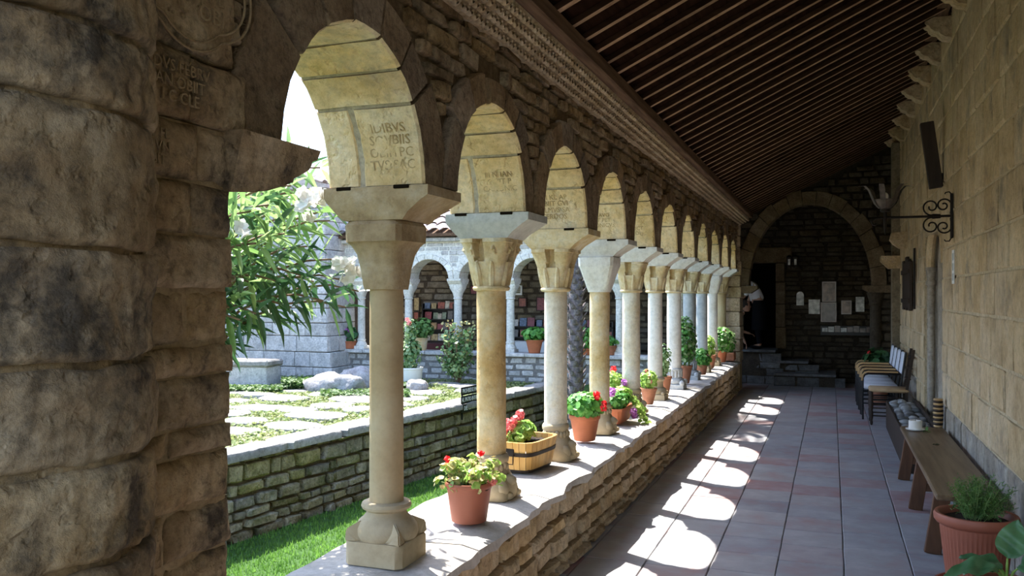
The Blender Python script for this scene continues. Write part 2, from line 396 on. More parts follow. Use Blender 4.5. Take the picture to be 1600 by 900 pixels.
def tube(bm, pts, r, n=8, close=False, caps=True):
    pts = [Vector(p) for p in pts]; k = len(pts)
    rs = r if isinstance(r, (list, tuple)) else [r] * k
    rings = []; prevX = None
    for i, p in enumerate(pts):
        if close: t = pts[(i+1) % k] - pts[i-1]
        else: t = pts[min(i+1, k-1)] - pts[max(i-1, 0)]
        t = t.normalized() if t.length > 1e-9 else Vector((0,0,1))
        if prevX is None:
            u = Vector((0,0,1)) if abs(t.z) < .9 else Vector((1,0,0))
            X = t.cross(u).normalized()
        else:
            X = (prevX - t * prevX.dot(t)); X = X.normalized() if X.length > 1e-6 else t.orthogonal().normalized()
        prevX = X; Y = t.cross(X)
        rings.append([bm.verts.new(p + (X * cos(2*pi*j/n) + Y * sin(2*pi*j/n)) * rs[i]) for j in range(n)])
    m = k if close else k - 1
    for i in range(m):
        A = rings[i]; C = rings[(i+1) % k]
        for j in range(n): bm.faces.new((A[j], A[(j+1) % n], C[(j+1) % n], C[j]))
    if caps and not close:
        bm.faces.new(list(reversed(rings[0]))); bm.faces.new(rings[-1])

def lathe(bm, prof, n=24, c=(0,0,0), caps=True, mod=None):
    """prof: (radius, z) list. mod(theta, r, z) -> r"""
    c = Vector(c); rings = []
    for r, z in prof:
        rings.append([bm.verts.new(c + Vector(((mod(2*pi*j/n, r, z) if mod else r) * cos(2*pi*j/n), (mod(2*pi*j/n, r, z) if mod else r) * sin(2*pi*j/n), z))) for j in range(n)])
    for A, C in zip(rings, rings[1:]):
        for j in range(n): bm.faces.new((A[j], A[(j+1) % n], C[(j+1) % n], C[j]))
    if caps:
        bm.faces.new(list(reversed(rings[0]))); bm.faces.new(rings[-1])

def prism(bm, poly, axis, a, b_):
    """poly in the two other axes, extruded along axis 'x','y' or 'z' from a to b."""
    def P(u, v, w):
        return (w, u, v) if axis == 'x' else ((u, w, v) if axis == 'y' else (u, v, w))
    A = [bm.verts.new(P(u, v, a)) for u, v in poly]; C = [bm.verts.new(P(u, v, b_)) for u, v in poly]
    n = len(poly)
    for i in range(n): bm.faces.new((A[i], A[(i+1) % n], C[(i+1) % n], C[i]))
    f1 = bm.faces.new(list(reversed(A))); f2 = bm.faces.new(C)
    bmesh.ops.recalc_face_normals(bm, faces=bm.faces[:])

def sup(theta, a, b_, p):
    c, s = abs(cos(theta)), abs(sin(theta))
    return 1.0 / ((c / a) ** p + (s / b_) ** p) ** (1.0 / p)

def loft(bm, levels, n=32, c=(0,0,0), caps=True, fn=None):
    """levels: (z, half_x, half_y, squareness[, ox, oy])"""
    c = Vector(c); rings = []
    for lv in levels:
        z, a, b_, p = lv[:4]; ox, oy = (lv[4], lv[5]) if len(lv) > 4 else (0, 0)
        ring = []
        for j in range(n):
            t = 2 * pi * (j + .5) / n; r = sup(t, a, b_, p)
            v = Vector((r * cos(t) + ox, r * sin(t) + oy, z))
            if fn: v = fn(v, t)
            ring.append(bm.verts.new(c + v))
        rings.append(ring)
    for A, C in zip(rings, rings[1:]):
        for j in range(n): bm.faces.new((A[j], A[(j+1) % n], C[(j+1) % n], C[j]))
    if caps:
        bm.faces.new(list(reversed(rings[0]))); bm.faces.new(rings[-1])

def jitter(bm, amp, freq=8.0, seed=0.0):
    o = Vector((seed * 3.1, seed * 1.7, seed * 5.3))
    for v in bm.verts:
        v.co += noise.noise_vector(v.co * freq + o) * amp
    bm.normal_update()

def ball(bm, c, r, sub=2, squash=(1,1,1), nz=0.0, freq=2.0, seed=0.0, rot=None):
    g = bmesh.ops.create_icosphere(bm, subdivisions=sub, radius=1.0)
    for v in g['verts']:
        k = 1 + nz * noise.noise(v.co * freq + Vector((seed, seed * 2, 0)))
        p = Vector((v.co.x * squash[0], v.co.y * squash[1], v.co.z * squash[2])) * (k * r)
        if rot: p = rot @ p
        v.co = Vector(c) + p

# ---------------------------------------------------------------- masonry
def unit_stone(seed, rag=0.10, bulge=0.5, inset=.12, rough=.15):
    """unit block: front face at +y (y = .5), body back to y = -.5; flat face with a ragged, narrow broken edge."""
    rr = random.Random(seed)
    bm = B(); n = 3
    gx = [-.5, -.5 + inset, .5 - inset, .5]; V = []
    sk = [rr.uniform(-rag, rag) * .6 for _ in range(4)]
    for j in range(n + 1):
        row = []
        for i in range(n + 1):
            u, w = gx[i], gx[j]; ei = i in (0, n); ej = j in (0, n)
            x, z = u, w
            if ei: x = math.copysign(.5 - rr.uniform(0, rag) * (1 if not ej else 1.5), u)
            else: x += rr.uniform(-.08, .08)
            if ej: z = math.copysign(.5 - rr.uniform(0, rag) * (1 if not ei else 1.5), w)
            else: z += rr.uniform(-.06, .06)
            y = .5 - (bulge * rr.uniform(.6, 1.0) if (ei or ej) else bulge * rr.uniform(0, rough))
            row.append(bm.verts.new((x, y, z)))
        V.append(row)
    for j in range(n):
        for i in range(n): bm.faces.new((V[j][i], V[j+1][i], V[j+1][i+1], V[j][i+1]))
    per = [V[0][i] for i in range(n)] + [V[j][n] for j in range(n)] + [V[n][i] for i in range(n, 0, -1)] + [V[j][0] for j in range(n, 0, -1)]
    back = [bm.verts.new((v.co.x, -.5, v.co.z)) for v in per]; k = len(per)
    for i in range(k): bm.faces.new((per[i], per[(i+1) % k], back[(i+1) % k], back[i]))
    me = mesh_of(bm, 'stone'); set_sharp(me, 50)
    return me

STONES = {}
def stone_variants(kind):
    if kind not in STONES:
        if kind == 'rough': STONES[kind] = [unit_stone(100 + i, .10, .32, .14, .5) for i in range(16)]
        elif kind == 'ashlar': STONES[kind] = [unit_stone(200 + i, .018, .10, .06, .3) for i in range(8)]
        elif kind == 'face': STONES[kind] = [unit_stone(300 + i, .05, .25, .10, .4) for i in range(10)]
    return STONES[kind]

MESHCACHE = {}
def mat_mesh(me, mat):
    k = (me.name, mat.name)
    if k not in MESHCACHE:
        c = me.copy(); c.materials.clear(); c.materials.append(mat); MESHCACHE[k] = c
    return MESHCACHE[k]

class Pieces:
    """Alike pieces of one owner: the ones that show largest become parts, the rest one stuff part."""
    def __init__(self, owner, name, rest_name, limit=300):
        self.owner, self.name, self.rest, self.limit, self.items = owner, name, rest_name, limit, []
    def add(self, me, mat, mtx, size):
        self.items.append((me, mat, mtx, size))
    def finish(self, inv=None):
        camp = Vector((0, 0, CAMH)); fw = Vector((-sin(YAW), cos(YAW), 0)); rt = Vector((cos(YAW), sin(YAW), 0))
        def score(it):
            d = it[2].translation - camp; f = d.dot(fw)
            if f < .3: return -1
            u = d.dot(rt) / f; v = d.z / f
            out = abs(u) > .66 or abs(v) > .40
            return it[3] / max(.2, d.length) ** 2 * (.02 if out else 1)
        self.items.sort(key=score, reverse=True)
        OI = self.owner.matrix_world.inverted() if inv is None else inv
        for me, mat, mtx, size in self.items[:self.limit]:
            o = bpy.data.objects.new(self.name, mat_mesh(me, mat))
            COL.objects.link(o); o.parent = self.owner; o.matrix_local = OI @ mtx
        rest = self.items[self.limit:]
        if rest:
            mats = []; V = []; F = []; MI = []
            for me, mat, mtx, size in rest:
                if mat not in mats: mats.append(mat)
                b0 = len(V); m = OI @ mtx
                V.extend([m @ v.co for v in me.vertices])
                F.extend([[b0 + i for i in p.vertices] for p in me.polygons]); MI.extend([mats.index(mat)] * len(me.polygons))
            o = pyobj(self.rest, V, F, mats, self.owner, True, MI)
            set_sharp(o.data, 60)
            o['kind'] = 'stuff'

def trs(loc, rotz, scale, rx=0.0, ry=0.0):
    return Matrix.Translation(loc) @ Matrix.Rotation(rotz, 4, 'Z') @ Matrix.Rotation(ry, 4, 'Y') @ Matrix.Rotation(rx, 4, 'X') @ Matrix.Diagonal((*scale, 1))

def courses(ps, mat, O, ang, length, z0, z1, hr, lr, gap, depth, proud=0.02, kind='rough', free=None, tilt=0.02, rr=R, big=None, hvar=None):
    """Lay coursed stones. O: (x,y) of s = 0; ang: rotz, local x runs along the wall and local +y is the face.
    free(zc, h) -> list of (s0, s1) intervals that carry stone."""
    T = Vector((cos(ang), sin(ang), 0)); Nn = Vector((-sin(ang), cos(ang), 0))
    var = stone_variants(kind); z = z0
    while z < z1 - .02:
        h = min(rr.uniform(*hr), z1 - z)
        if z1 - z - h < hr[0] * .6: h = z1 - z
        ivs = free(z + h / 2, h) if free else [(0, length)]
        for a, b_ in ivs:
            s = a - (rr.uniform(0, lr[0]) if not free and a == 0 else 0)
            while s < b_ - .01:
                l = rr.uniform(*lr)
                if b_ - s - l < lr[0] * .6: l = b_ - s
                l = min(l, b_ - s)
                if l > .03:
                    hh = h * (rr.uniform(.86, 1.0) if kind == 'rough' else 1)
                    pr = rr.uniform(-.3, 1) * proud
                    c = Vector((O[0], O[1], 0)) + T * (s + l / 2) + Nn * (pr - depth / 2) + Vector((0, 0, z + hh / 2))
                    m_ = mat(rr, c) if callable(mat) else mat
                    ps.add(rr.choice(var), m_, trs(c, ang + rr.uniform(-tilt, tilt), (l - gap, depth, hh - gap), ry=rr.uniform(-tilt, tilt)), l * hh)
                s += l
        z += h

def voussoirs(owner, n_or_angles, rin, rout, mp, mat_face, mat_soffit, depth, split=False, ps=None, steps=3, prouds=.012, gap=.006, rr=R, name='voussoir'):
    """Ring stones. rin/rout = (a, b) ellipse semi-axes; mp(s, z, d) -> world, d = 0 at the seen face, depth at the back."""
    if isinstance(n_or_angles, int): angs = [180.0 * i / n_or_angles for i in range(n_or_angles + 1)]
    else: angs = n_or_angles
    for i in range(len(angs) - 1):
        t0, t1 = radians(angs[i]), radians(angs[i+1])
        ga = gap / max(rin)
        t0 += ga; t1 -= ga
        pr = rr.uniform(-.3, 1) * prouds
        ext = rr.uniform(-.03, .03)
        ds = [(-pr, depth)] if not (split and (i == 0 or i == len(angs) - 2)) else [(-pr, depth * .62), (depth * .62 + .016, depth)]
        for d0, d1 in ds:
            bm = B(); k = steps
            rings = []
            dl = [d0, d0 + .012] + [d0 + (d1 - d0) * q for q in (.33, .66)] + [d1 - .01, d1]
            for q, d in enumerate(dl):
                e = .008 if q in (0, len(dl) - 1) else 0
                inn = []; out = []
                for j in range(k + 1):
                    t = t0 + (t1 - t0) * j / k
                    jj = noise.noise(Vector((t * 5 + i, d * 9, rr.random() * .2))) * .008
                    inn.append(bm.verts.new(mp((rin[0] + e + jj) * cos(t), (rin[1] + e + jj) * sin(t), d)))
                    out.append(bm.verts.new(mp((rout[0] + ext - e) * cos(t), (rout[1] + ext - e) * sin(t), d)))
                rings.append((inn, out))
            def q4(a, b_, c, d_, mi):
                f = bm.faces.new((a, b_, c, d_)); f.material_index = mi
            for (i0, o0), (i1, o1) in zip(rings, rings[1:]):
                for j in range(k):
                    q4(i0[j], i0[j+1], i1[j+1], i1[j], 1)
                    q4(o0[j+1], o0[j], o1[j], o1[j+1], 0)
                q4(i0[0], i1[0], o1[0], o0[0], 0)
                q4(i0[k], o0[k], o1[k], i1[k], 0)
            for (inn, out), s in ((rings[0], 1), (rings[-1], -1)):
                for j in range(k):
                    q = (inn[j], out[j], out[j+1], inn[j+1])
                    q4(*(q if s > 0 else q[::-1]), 0)
            bmesh.ops.recalc_face_normals(bm, faces=bm.faces[:])
            obj(name, bm, [mat_face, mat_soffit], owner, True, 30)

def arch_backing(bm, rin, s0, s1, zc, ztop, mp, d0, d1, n=24):
    """Wall slab with an arched opening: s in [s0, s1] around the arch centre 0, from zc (spring) to ztop."""
    pts = []
    for j in range(n + 1):
        t = pi * j / n
        pts.append((rin[0] * cos(t), zc + rin[1] * sin(t)))
    for d in (d0, d1):
        lo = [bm.verts.new(mp(s, z, d)) for s, z in pts]
        hi = [bm.verts.new(mp(s1 + (s0 - s1) * j / n, ztop, d)) for j in range(n + 1)]
        for j in range(n): bm.faces.new((lo[j], hi[j], hi[j+1], lo[j+1]))
        a = bm.verts.new(mp(s1, zc, d)); b_ = bm.verts.new(mp(s0, zc, d))
        bm.faces.new((a, hi[0], lo[0])); bm.faces.new((lo[n], hi[n], b_))
    # underside of the flanks and the soffit
    A = [bm.verts.new(mp(s, z, d0)) for s, z in pts]; C = [bm.verts.new(mp(s, z, d1)) for s, z in pts]
    for j in range(n): bm.faces.new((A[j], A[j+1], C[j+1], C[j]))

def text_mesh(body, size, depth, res=2):
    cu = bpy.data.curves.new('t', 'FONT'); cu.body = body; cu.size = size; cu.extrude = depth; cu.resolution_u = res
    cu.align_x = 'CENTER'; cu.align_y = 'CENTER'; cu.space_line = .9
    o = bpy.data.objects.new('t', cu); COL.objects.link(o)
    dg = bpy.context.evaluated_depsgraph_get()
    me = bpy.data.meshes.new_from_object(o.evaluated_get(dg))
    bpy.data.objects.remove(o); bpy.data.curves.remove(cu)
    return me

def text_obj(name, body, size, depth, mat, parent, mp=None, mtx=None, bold=0.0):
    me = text_mesh(body, size, depth); me.name = name
    me.materials.clear(); me.materials.append(mat)
    if mp:
        for v in me.vertices: v.co = mp(v.co)
    o = bpy.data.objects.new(name, me); link(o, parent)
    if mtx is not None: o.matrix_local = mtx
    return o
# ================================================================ SETTING
XF, XB = -1.55, -2.00          # gallery face and courtyard face of the arcade wall
SPR = 2.125                    # spring of the arches
COLY = [3.327, 4.56, 5.78, 7.0, 8.21, 9.42, 10.63, 11.84, 13.05, 14.28, 15.5]
ARC = [(2.20, 3.17)] + [(a + .155, b_ - .155) for a, b_ in zip(COLY, COLY[1:])] 
XR = 1.02                      # right wall face
SILL = .535

# ---- ground
bm = B()
for (x0, x1, y0, y1) in ((-30, -2.06, -6, 40), (-2.06, 30, 22, 40)):
    vv = [bm.verts.new(p) for p in ((x0,y0,-.95),(x1,y0,-.95),(x1,y1,-.95),(x0,y1,-.95))]; bm.faces.new(vv)
structure(obj('ground', bm, M['lawn'], None, False), 'sunken green lawn between the arcade and the raised garden', None)

# ---- gallery floor
bm = B(); box(bm, -1.62, 1.25, -2, 17.7, -.25, -.012)
floor = structure(obj('floor', bm, M['grout'], None, False), 'floor of square grey and pink clay tiles')
def tile_mesh(seed):
    rr = random.Random(seed); bm = B(); n = 8
    P = []
    base = [(-.5,-.5),(0,-.5),(.5,-.5),(.5,0),(.5,.5),(0,.5),(-.5,.5),(-.5,0)]
    top = [bm.verts.new((x * .975 + rr.uniform(-.006,.006), y * .975 + rr.uniform(-.006,.006), rr.uniform(-.08,.08))) for x, y in base]
    rim = [bm.verts.new((v.co.x * 1.018, v.co.y * 1.018, v.co.z - .25)) for v in top]
    bot = [bm.verts.new((v.co.x, v.co.y, -2.0)) for v in rim]
    c = bm.verts.new((0, 0, rr.uniform(-.05, .12)))
    for i in range(n):
        j = (i + 1) % n
        bm.faces.new((c, top[i], top[j])); bm.faces.new((top[i], rim[i], rim[j], top[j])); bm.faces.new((rim[i], bot[i], bot[j], rim[j]))
    bmesh.ops.recalc_face_normals(bm, faces=bm.faces[:])
    me = mesh_of(bm, 'tile', True); set_sharp(me, 50); return me
TM = [tile_mesh(i) for i in range(8)]
ps = Pieces(floor, 'tile', 'far_tiles', 300)
TS = .39
for i in range(-5, 4):
    x0 = .074 + TS * i; x1 = x0 + TS
    a, b_ = max(x0, -1.56), min(x1, XR + .02)
    if b_ - a < .05: continue
    off = R.uniform(-.05, .05)
    for j in range(-16, 29):
        y = 6.944 + off + TS * j + R.uniform(-.004, .004)
        if y < .8 or y > 17.6: continue
        ps.add(R.choice(TM), M['tile'], Matrix.Translation(((a + b_) / 2, y + TS / 2, 0)) @ Matrix.Rotation(R.choice((0, pi)), 4, 'Z') @ Matrix.Diagonal((b_ - a - .005, TS - .004, .012, 1)), (b_ - a) * TS)
ps.finish(Matrix.Identity(4))

# ---- low parapet wall under the columns
bm = B(); box(bm, -2.04, -1.60, -1, 15.75, -1.1, .47)
par = structure(obj('parapet_wall', bm, M['mortar'], None, False), 'low rubble parapet that carries the arcade columns')
ps = Pieces(par, 'stone', 'far_stonework', 300)
courses(ps, M['parapet'], (-1.545, 15.75), -pi/2, 14.4, 0.0, .475, (.085, .15), (.14, .36), .008, .10, .022, 'rough', tilt=.035)
courses(ps, M['parapet'], (-1.50, 15.75), -pi/2, 14.4, 0.0, .05, (.05, .06), (.2, .5), .01, .12, .02, 'rough')
ps.finish(Matrix.Identity(4))
# outer face towards the lawn, and the sill slabs on top
ps = Pieces(par, 'outer_stone', 'outer_stonework', 60)
courses(ps, M['mossy'], (-2.03, 1.0), pi/2, 14.6, -.95, .475, (.12, .2), (.2, .5), .01, .1, .02, 'rough')
ps.finish(Matrix.Identity(4))
y = 1.4; k = 0
while y < 15.8:
    l = R.uniform(.65, 1.3); l = min(l, 15.85 - y)
    if 15.85 - y - l < .4: l = 15.85 - y
    bm = B(); nx, ny = 7, max(6, int(l / .09)); z0 = R.uniform(-.008, .004)
    G = []
    for j in range(ny + 1):
        row = []
        for i in range(nx + 1):
            u = i / nx; w = y + .006 + (l - .012) * j / ny
            xi = -1.50 + .05 * noise.noise(Vector((0, w * 3.2, k * .0))) + .018 * noise.noise(Vector((3, w * 9, 0)))
            xo = -2.10 + .02 * noise.noise(Vector((7, w * 3, 0)))
            x = xo + (xi - xo) * u
            z = SILL + z0 + .012 * noise.noise(Vector((x * 4, w * 4, 0)))
            if i == nx: z -= .02
            row.append(bm.verts.new((x, w, z)))
        G.append(row)
    for j in range(ny):
        for i in range(nx): bm.faces.new((G[j][i], G[j][i+1], G[j+1][i+1], G[j+1][i]))
    edge = [G[j][nx] for j in range(ny + 1)]; edge2 = [bm.verts.new((v.co.x + .004 + R.uniform(-.012, .008), v.co.y, .478 + R.uniform(-.01, .01))) for v in edge]
    edge3 = [bm.verts.new((-1.60, v.co.y, .465)) for v in edge]
    for j in range(ny):
        bm.faces.new((edge[j], edge2[j], edge2[j+1], edge[j+1])); bm.faces.new((edge2[j], edge3[j], edge3[j+1], edge2[j+1]))
    oe = [G[j][0] for j in range(ny + 1)]; oe2 = [bm.verts.new((v.co.x, v.co.y, .46)) for v in oe]
    for j in range(ny): bm.faces.new((oe[j+1], oe2[j+1], oe2[j], oe[j]))
    for row in (G[0], G[-1]):
        lo = [bm.verts.new((v.co.x, v.co.y, .46)) for v in row]
        for i in range(nx): bm.faces.new((row[i], row[i+1], lo[i+1], lo[i]))
    bmesh.ops.recalc_face_normals(bm, faces=bm.faces[:])
    if sum(f.normal.z for f in bm.faces) < 0: bmesh.ops.reverse_faces(bm, faces=bm.faces[:])
    obj('sill_slab', bm, M['sill'], par, True, 45)
    y += l; k += 1

# ---- arcade wall above the arches
ZT = 2.95
bm = B()
mpA = lambda yc: (lambda s, z, d: (XF + .0 - d, yc + s, z))
for k, (a, b_) in enumerate(ARC):
    yc, r = (a + b_) / 2, (b_ - a) / 2
    s0 = -(yc - (0.6 if k == 0 else COLY[k-1])); s1 = COLY[k] - yc
    if k == len(ARC) - 1: s1 = 16.0 - yc
    arch_backing(bm, (r + .06, r + .06), s0, s1, SPR, ZT, mpA(yc), .035, .44)
box(bm, XB + .01, XF - .035, -1.5, .6, SPR, ZT)
box(bm, XB, XF - .02, -1.5, 16.2, ZT - .02, 3.02)
wl_ = structure(obj('wall_left', bm, M['mortar'], None, False), 'shaded rubble wall above the round arches of the arcade')
for k, (a, b_) in enumerate(ARC):
    yc, r = (a + b_) / 2, (b_ - a) / 2
    mp = (lambda yc: (lambda s, z, d: (XF - d, yc + s, SPR + z)))(yc)
    bm = B(); nn_ = 24
    sh = [[bm.verts.new(mp((r + .006) * cos(pi * j / nn_), (r + .021) * sin(pi * j / nn_), d)) for j in range(nn_ + 1)] for d in (.012, .44)]
    for j in range(nn_): bm.faces.new((sh[0][j], sh[0][j+1], sh[1][j+1], sh[1][j]))
    obj('soffit_mortar', bm, M['soffm'], wl_)
    angs = [0, 36, 56, 77, 101, 123, 144, 180] if k < 4 else [0, 40, 65, 90, 115, 140, 180]
    angs = [angs[0]] + [q + R.uniform(-3, 3) for q in angs[1:-1]] + [180]
    voussoirs(wl_, angs, (r, r + .015), (r + .165 + (.05 if k == 0 else 0),) * 2, mp, M['vouss_face'], M['vouss'], .45, split=k < 2, gap=.009, prouds=.018)
def free_sp(zc, h):
    out = []; lo = 1.45
    for (a, b_) in ARC:
        yc = (a + b_) / 2; Ro = (b_ - a) / 2 + .175 + (.05 if yc < 3 else 0)
        dz = max(0, zc - h * .4 - SPR)
        w = sqrt(max(0, Ro * Ro - dz * dz))
        if w > 0:
            if yc - w - lo > .04: out.append((lo, yc - w))
            lo = yc + w
    if 16 - lo > .05: out.append((lo, 16))
    # convert y to s (wall runs along -y from y = 16)
    return [(16 - b_, 16 - a) for a, b_ in out][::-1]
ps = Pieces(wl_, 'stone', 'far_stonework', 300)
courses(ps, M['wall'], (XF, 16.0), -pi/2, 16, SPR + .02, ZT, (.05, .10), (.12, .38), .005, .07, .014, 'rough', free=free_sp, tilt=.05)
ps.finish(Matrix.Identity(4))

# ---- scalloped cornice and wall plate
bm = B(); prism(bm, [(XF - .1, 2.93), (XF + .005, 2.93), (-1.375, 3.02), (-1.355, 3.05), (XF - .1, 3.05)], 'y', -1, 16.0)
cor = structure(obj('cornice', bm, M['parapet'], None, False), 'pale stone cornice carved with rows of small scallops')
def scallop():
    bm = B(); n = 6
    top = bm.verts.new((0, .5, .12))
    r1 = [bm.verts.new((.36 * cos(pi * j / n), .42, .36 * -sin(pi * j / n) + .25)) for j in range(n + 1)]
    r2 = [bm.verts.new((.5 * cos(pi * j / n), .0, .5 * -sin(pi * j / n) + .3)) for j in range(n + 1)]
    for j in range(n):
        bm.faces.new((top, r1[j], r1[j+1])); bm.faces.new((r1[j], r2[j], r2[j+1], r1[j+1]))
    e = bm.verts.new((.5, 0, .5)); f = bm.verts.new((-.5, 0, .5)); 
    bm.faces.new((top, bm.verts.new((-.3,.3,.5)), bm.verts.new((.3,.3,.5))))
    bm.faces.new((top, r1[0], e)); bm.faces.new((top, f, r1[n]))
    bmesh.ops.recalc_face_normals(bm, faces=bm.faces[:])
    return mesh_of(bm, 'scallop')
SCM = [scallop()]
ps = Pieces(cor, 'scallop', 'far_scallops', 300)
inc = atan2(.09, .175)
for row in range(4):
    t = (row + .45) / 4
    cx = XF + .005 + .17 * t; cz = 2.93 + .088 * t
    y = 1.8 + (row % 2) * .027
    while y < 15.9:
        sc = R.uniform(.9, 1.1)
        m = Matrix.Translation((cx + .012, y, cz - .008)) @ Matrix.Rotation(-pi/2, 4, 'Z') @ Matrix.Rotation(-.95 + R.uniform(-.15, .15), 4, 'X') @ Matrix.Diagonal((.054 * sc, .040, .060 * sc, 1))
        ps.add(SCM[0], M['scal'], m, .0025); y += .054 * R.uniform(.93, 1.07)
ps.finish(Matrix.Identity(4))
bm = B(); box(bm, -1.40, -1.30, -1, 16.6, 3.035, 3.13, .008)
structure(obj('trim_1', bm, M['beam'], None, False), 'dark timber wall plate along the eave above the cornice', None)

# ---- ceiling: rafters and planks
SL = (4.20 - 3.10) / (0.95 + 1.35)
zr = lambda x: 3.10 + (x + 1.35) * SL
ceil = structure(obj('ceiling', B(), M['plank']), 'sloping dark timber ceiling with many narrow rafters')
y = -.5; k = 0
X0, X1 = -1.32, 1.04
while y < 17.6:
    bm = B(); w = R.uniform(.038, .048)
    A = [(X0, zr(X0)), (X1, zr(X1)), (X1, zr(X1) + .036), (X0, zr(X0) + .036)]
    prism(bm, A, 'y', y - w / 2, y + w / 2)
    for f in bm.faces: f.material_index = 0 if f.normal.z < -.5 else 1  # light wood on the bounce-lit underside, painted shade on the other faces
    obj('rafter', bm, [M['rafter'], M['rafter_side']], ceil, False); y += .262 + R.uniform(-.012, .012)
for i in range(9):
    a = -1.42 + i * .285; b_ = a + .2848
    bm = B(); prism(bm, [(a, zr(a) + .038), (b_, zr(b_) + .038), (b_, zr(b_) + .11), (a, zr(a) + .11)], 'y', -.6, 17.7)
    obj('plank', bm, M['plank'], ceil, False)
# roof covering above
bm = B(); prism(bm, [(-2.13, 2.98), (-1.45, zr(-1.45) + .12), (1.3, zr(1.3) + .12), (1.3, zr(1.3) + .2), (-1.45, zr(-1.45) + .2), (-2.13, 3.06)], 'y', -.8, 18.8)
structure(obj('roof', bm, M['terra2'], None, False), 'tiled lean-to roof over the gallery')

# ---- right wall
bm = B()
box(bm, XR + .05, XR + .5, -2, 9.45, -.1, 4.35); box(bm, XR + .05, XR + .5, 11.2, 17.7, -.1, 4.35)
box(bm, XR + .05, XR + .5, 9.45, 11.2, 2.35, 4.35); box(bm, XR + .16, XR + .5, 9.4, 11.3, -.1, 2.6)
for (y0, y1, z0, z1) in ((-2, 9.45, 0, 4.35), (11.2, 17.7, 0, 4.35), (9.45, 11.2, 2.35, 4.35)):
    box(bm, XR + .012, XR + .06, y0, y1, z0, z1)
wr = structure(obj('wall_right', bm, M['ashlar_mortar'], None, False), 'ochre ashlar wall with worn pale mortar along the walkway')
def free_r(zc, h):
    # s runs along +y from y = 3.6 ; wall faces -x so local +y = -x  => ang = +90deg
    if zc < 2.42: return [(0, 9.45 - 3.6), (11.2 - 3.6, 14.0)]
    return [(0, 14.0)]
ps = Pieces(wr, 'ashlar_block', 'far_ashlar', 300)
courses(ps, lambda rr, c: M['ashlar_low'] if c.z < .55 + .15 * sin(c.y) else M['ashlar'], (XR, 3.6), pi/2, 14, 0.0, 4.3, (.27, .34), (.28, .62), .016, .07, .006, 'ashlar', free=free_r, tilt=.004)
ps.finish(Matrix.Identity(4))
# corbels under the roof edge
def corbel_bm(y, w):
    bm = B()
    prof = [(XR + .05, 4.20), (.80, 4.20), (.80, 4.155), (.815, 4.135), (.835, 4.125), (.845, 4.10), (.875, 4.075), (.91, 4.068), (.925, 4.045), (.955, 4.02), (XR, 4.0), (XR + .05, 4.0)]
    prism(bm, [(x, z) for x, z in prof], 'y', y - w / 2, y + w / 2)
    jitter(bm, .006, 9, y); return bm
for k in range(11):
    y = 6.0 + .915 * k + R.uniform(-.03, .03)
    obj('corbel', corbel_bm(y, R.uniform(.15, .19)), M['parapet'], wr, False)
bm = B(); box(bm, .78, .98, 2, 17.6, 4.20, 4.235); obj('wall_plate', bm, M['beam'], wr, False)

# pointed doorway walled up, with thin shafts
dr = structure(obj('door_1', B(), M['ashlar']), 'walled-up pointed doorway framed by thin stone shafts')
bm = B(); box(bm, XR + .12, XR + .17, 9.45, 11.2, 0, 2.42); obj('infill_panel', bm, M['ashlar_low'], dr, False)
for yy in (9.50, 9.62, 10.99, 11.12):
    bm = B(); lathe(bm, [(.055,0),(.055,.1),(.04,.13),(.034,.16),(.034,1.78),(.05,1.80),(.05,1.83),(.036,1.86),(.052,1.98),(.055,2.0)], 14, (XR + .06, yy, 0)); obj('shaft', bm, M['ashlar_low'], dr)
for q, rr_ in ((0, .80), (1, .68)):
    pts = []
    for j in range(13):
        t = j / 12
        if t <= .5: a = pi - t * 2 * pi * .36; cy = 10.31 + .25; s = rr_ + .25
        else: a = (1 - t) * 2 * pi * .36; cy = 10.31 - .25; s = rr_ + .25
        pts.append((XR + .05, cy + s * cos(a), 1.98 + s * .55 * sin(a)))
    bm = B(); tube(bm, pts, .04, 8); obj('arch_moulding', bm, M['ashlar'], dr)
for i in range(4):
    bm = B(); box(bm, XR - .015, XR + .1, 9.46 + .03 * i, 9.60 + .03 * i, .0 + .06 * i, .06 + .06 * i, .006)
    if i < 2: obj('base_block', bm, M['ashlar_low'], dr, False)

# respond pier at the far right, impost and a stone bracket
rp = structure(obj('pilaster', B(), M['ashlar']), 'square stone pilaster at the far end of the right wall')
bm = B(); box(bm, .90, 1.05, 14.95, 15.2, 0, 4.1, .01); obj('pilaster_shaft', bm, M['rubble'], rp, False)
bm = B(); prism(bm, [(.74, 2.22), (.74, 2.30), (1.04, 2.30), (1.04, 2.10), (.86, 2.10)], 'y', 14.85, 15.25); obj('impost', bm, M['parapet'], rp, False)
bm = B(); prism(bm, [(.84, 2.42), (.80, 2.48), (.82, 2.58), (1.04, 2.60), (1.04, 2.34), (.92, 2.36)], 'y', 13.6, 13.85); jitter(bm, .01, 6)
obj('bracket_stone', bm, M['parapet'], rp, False)

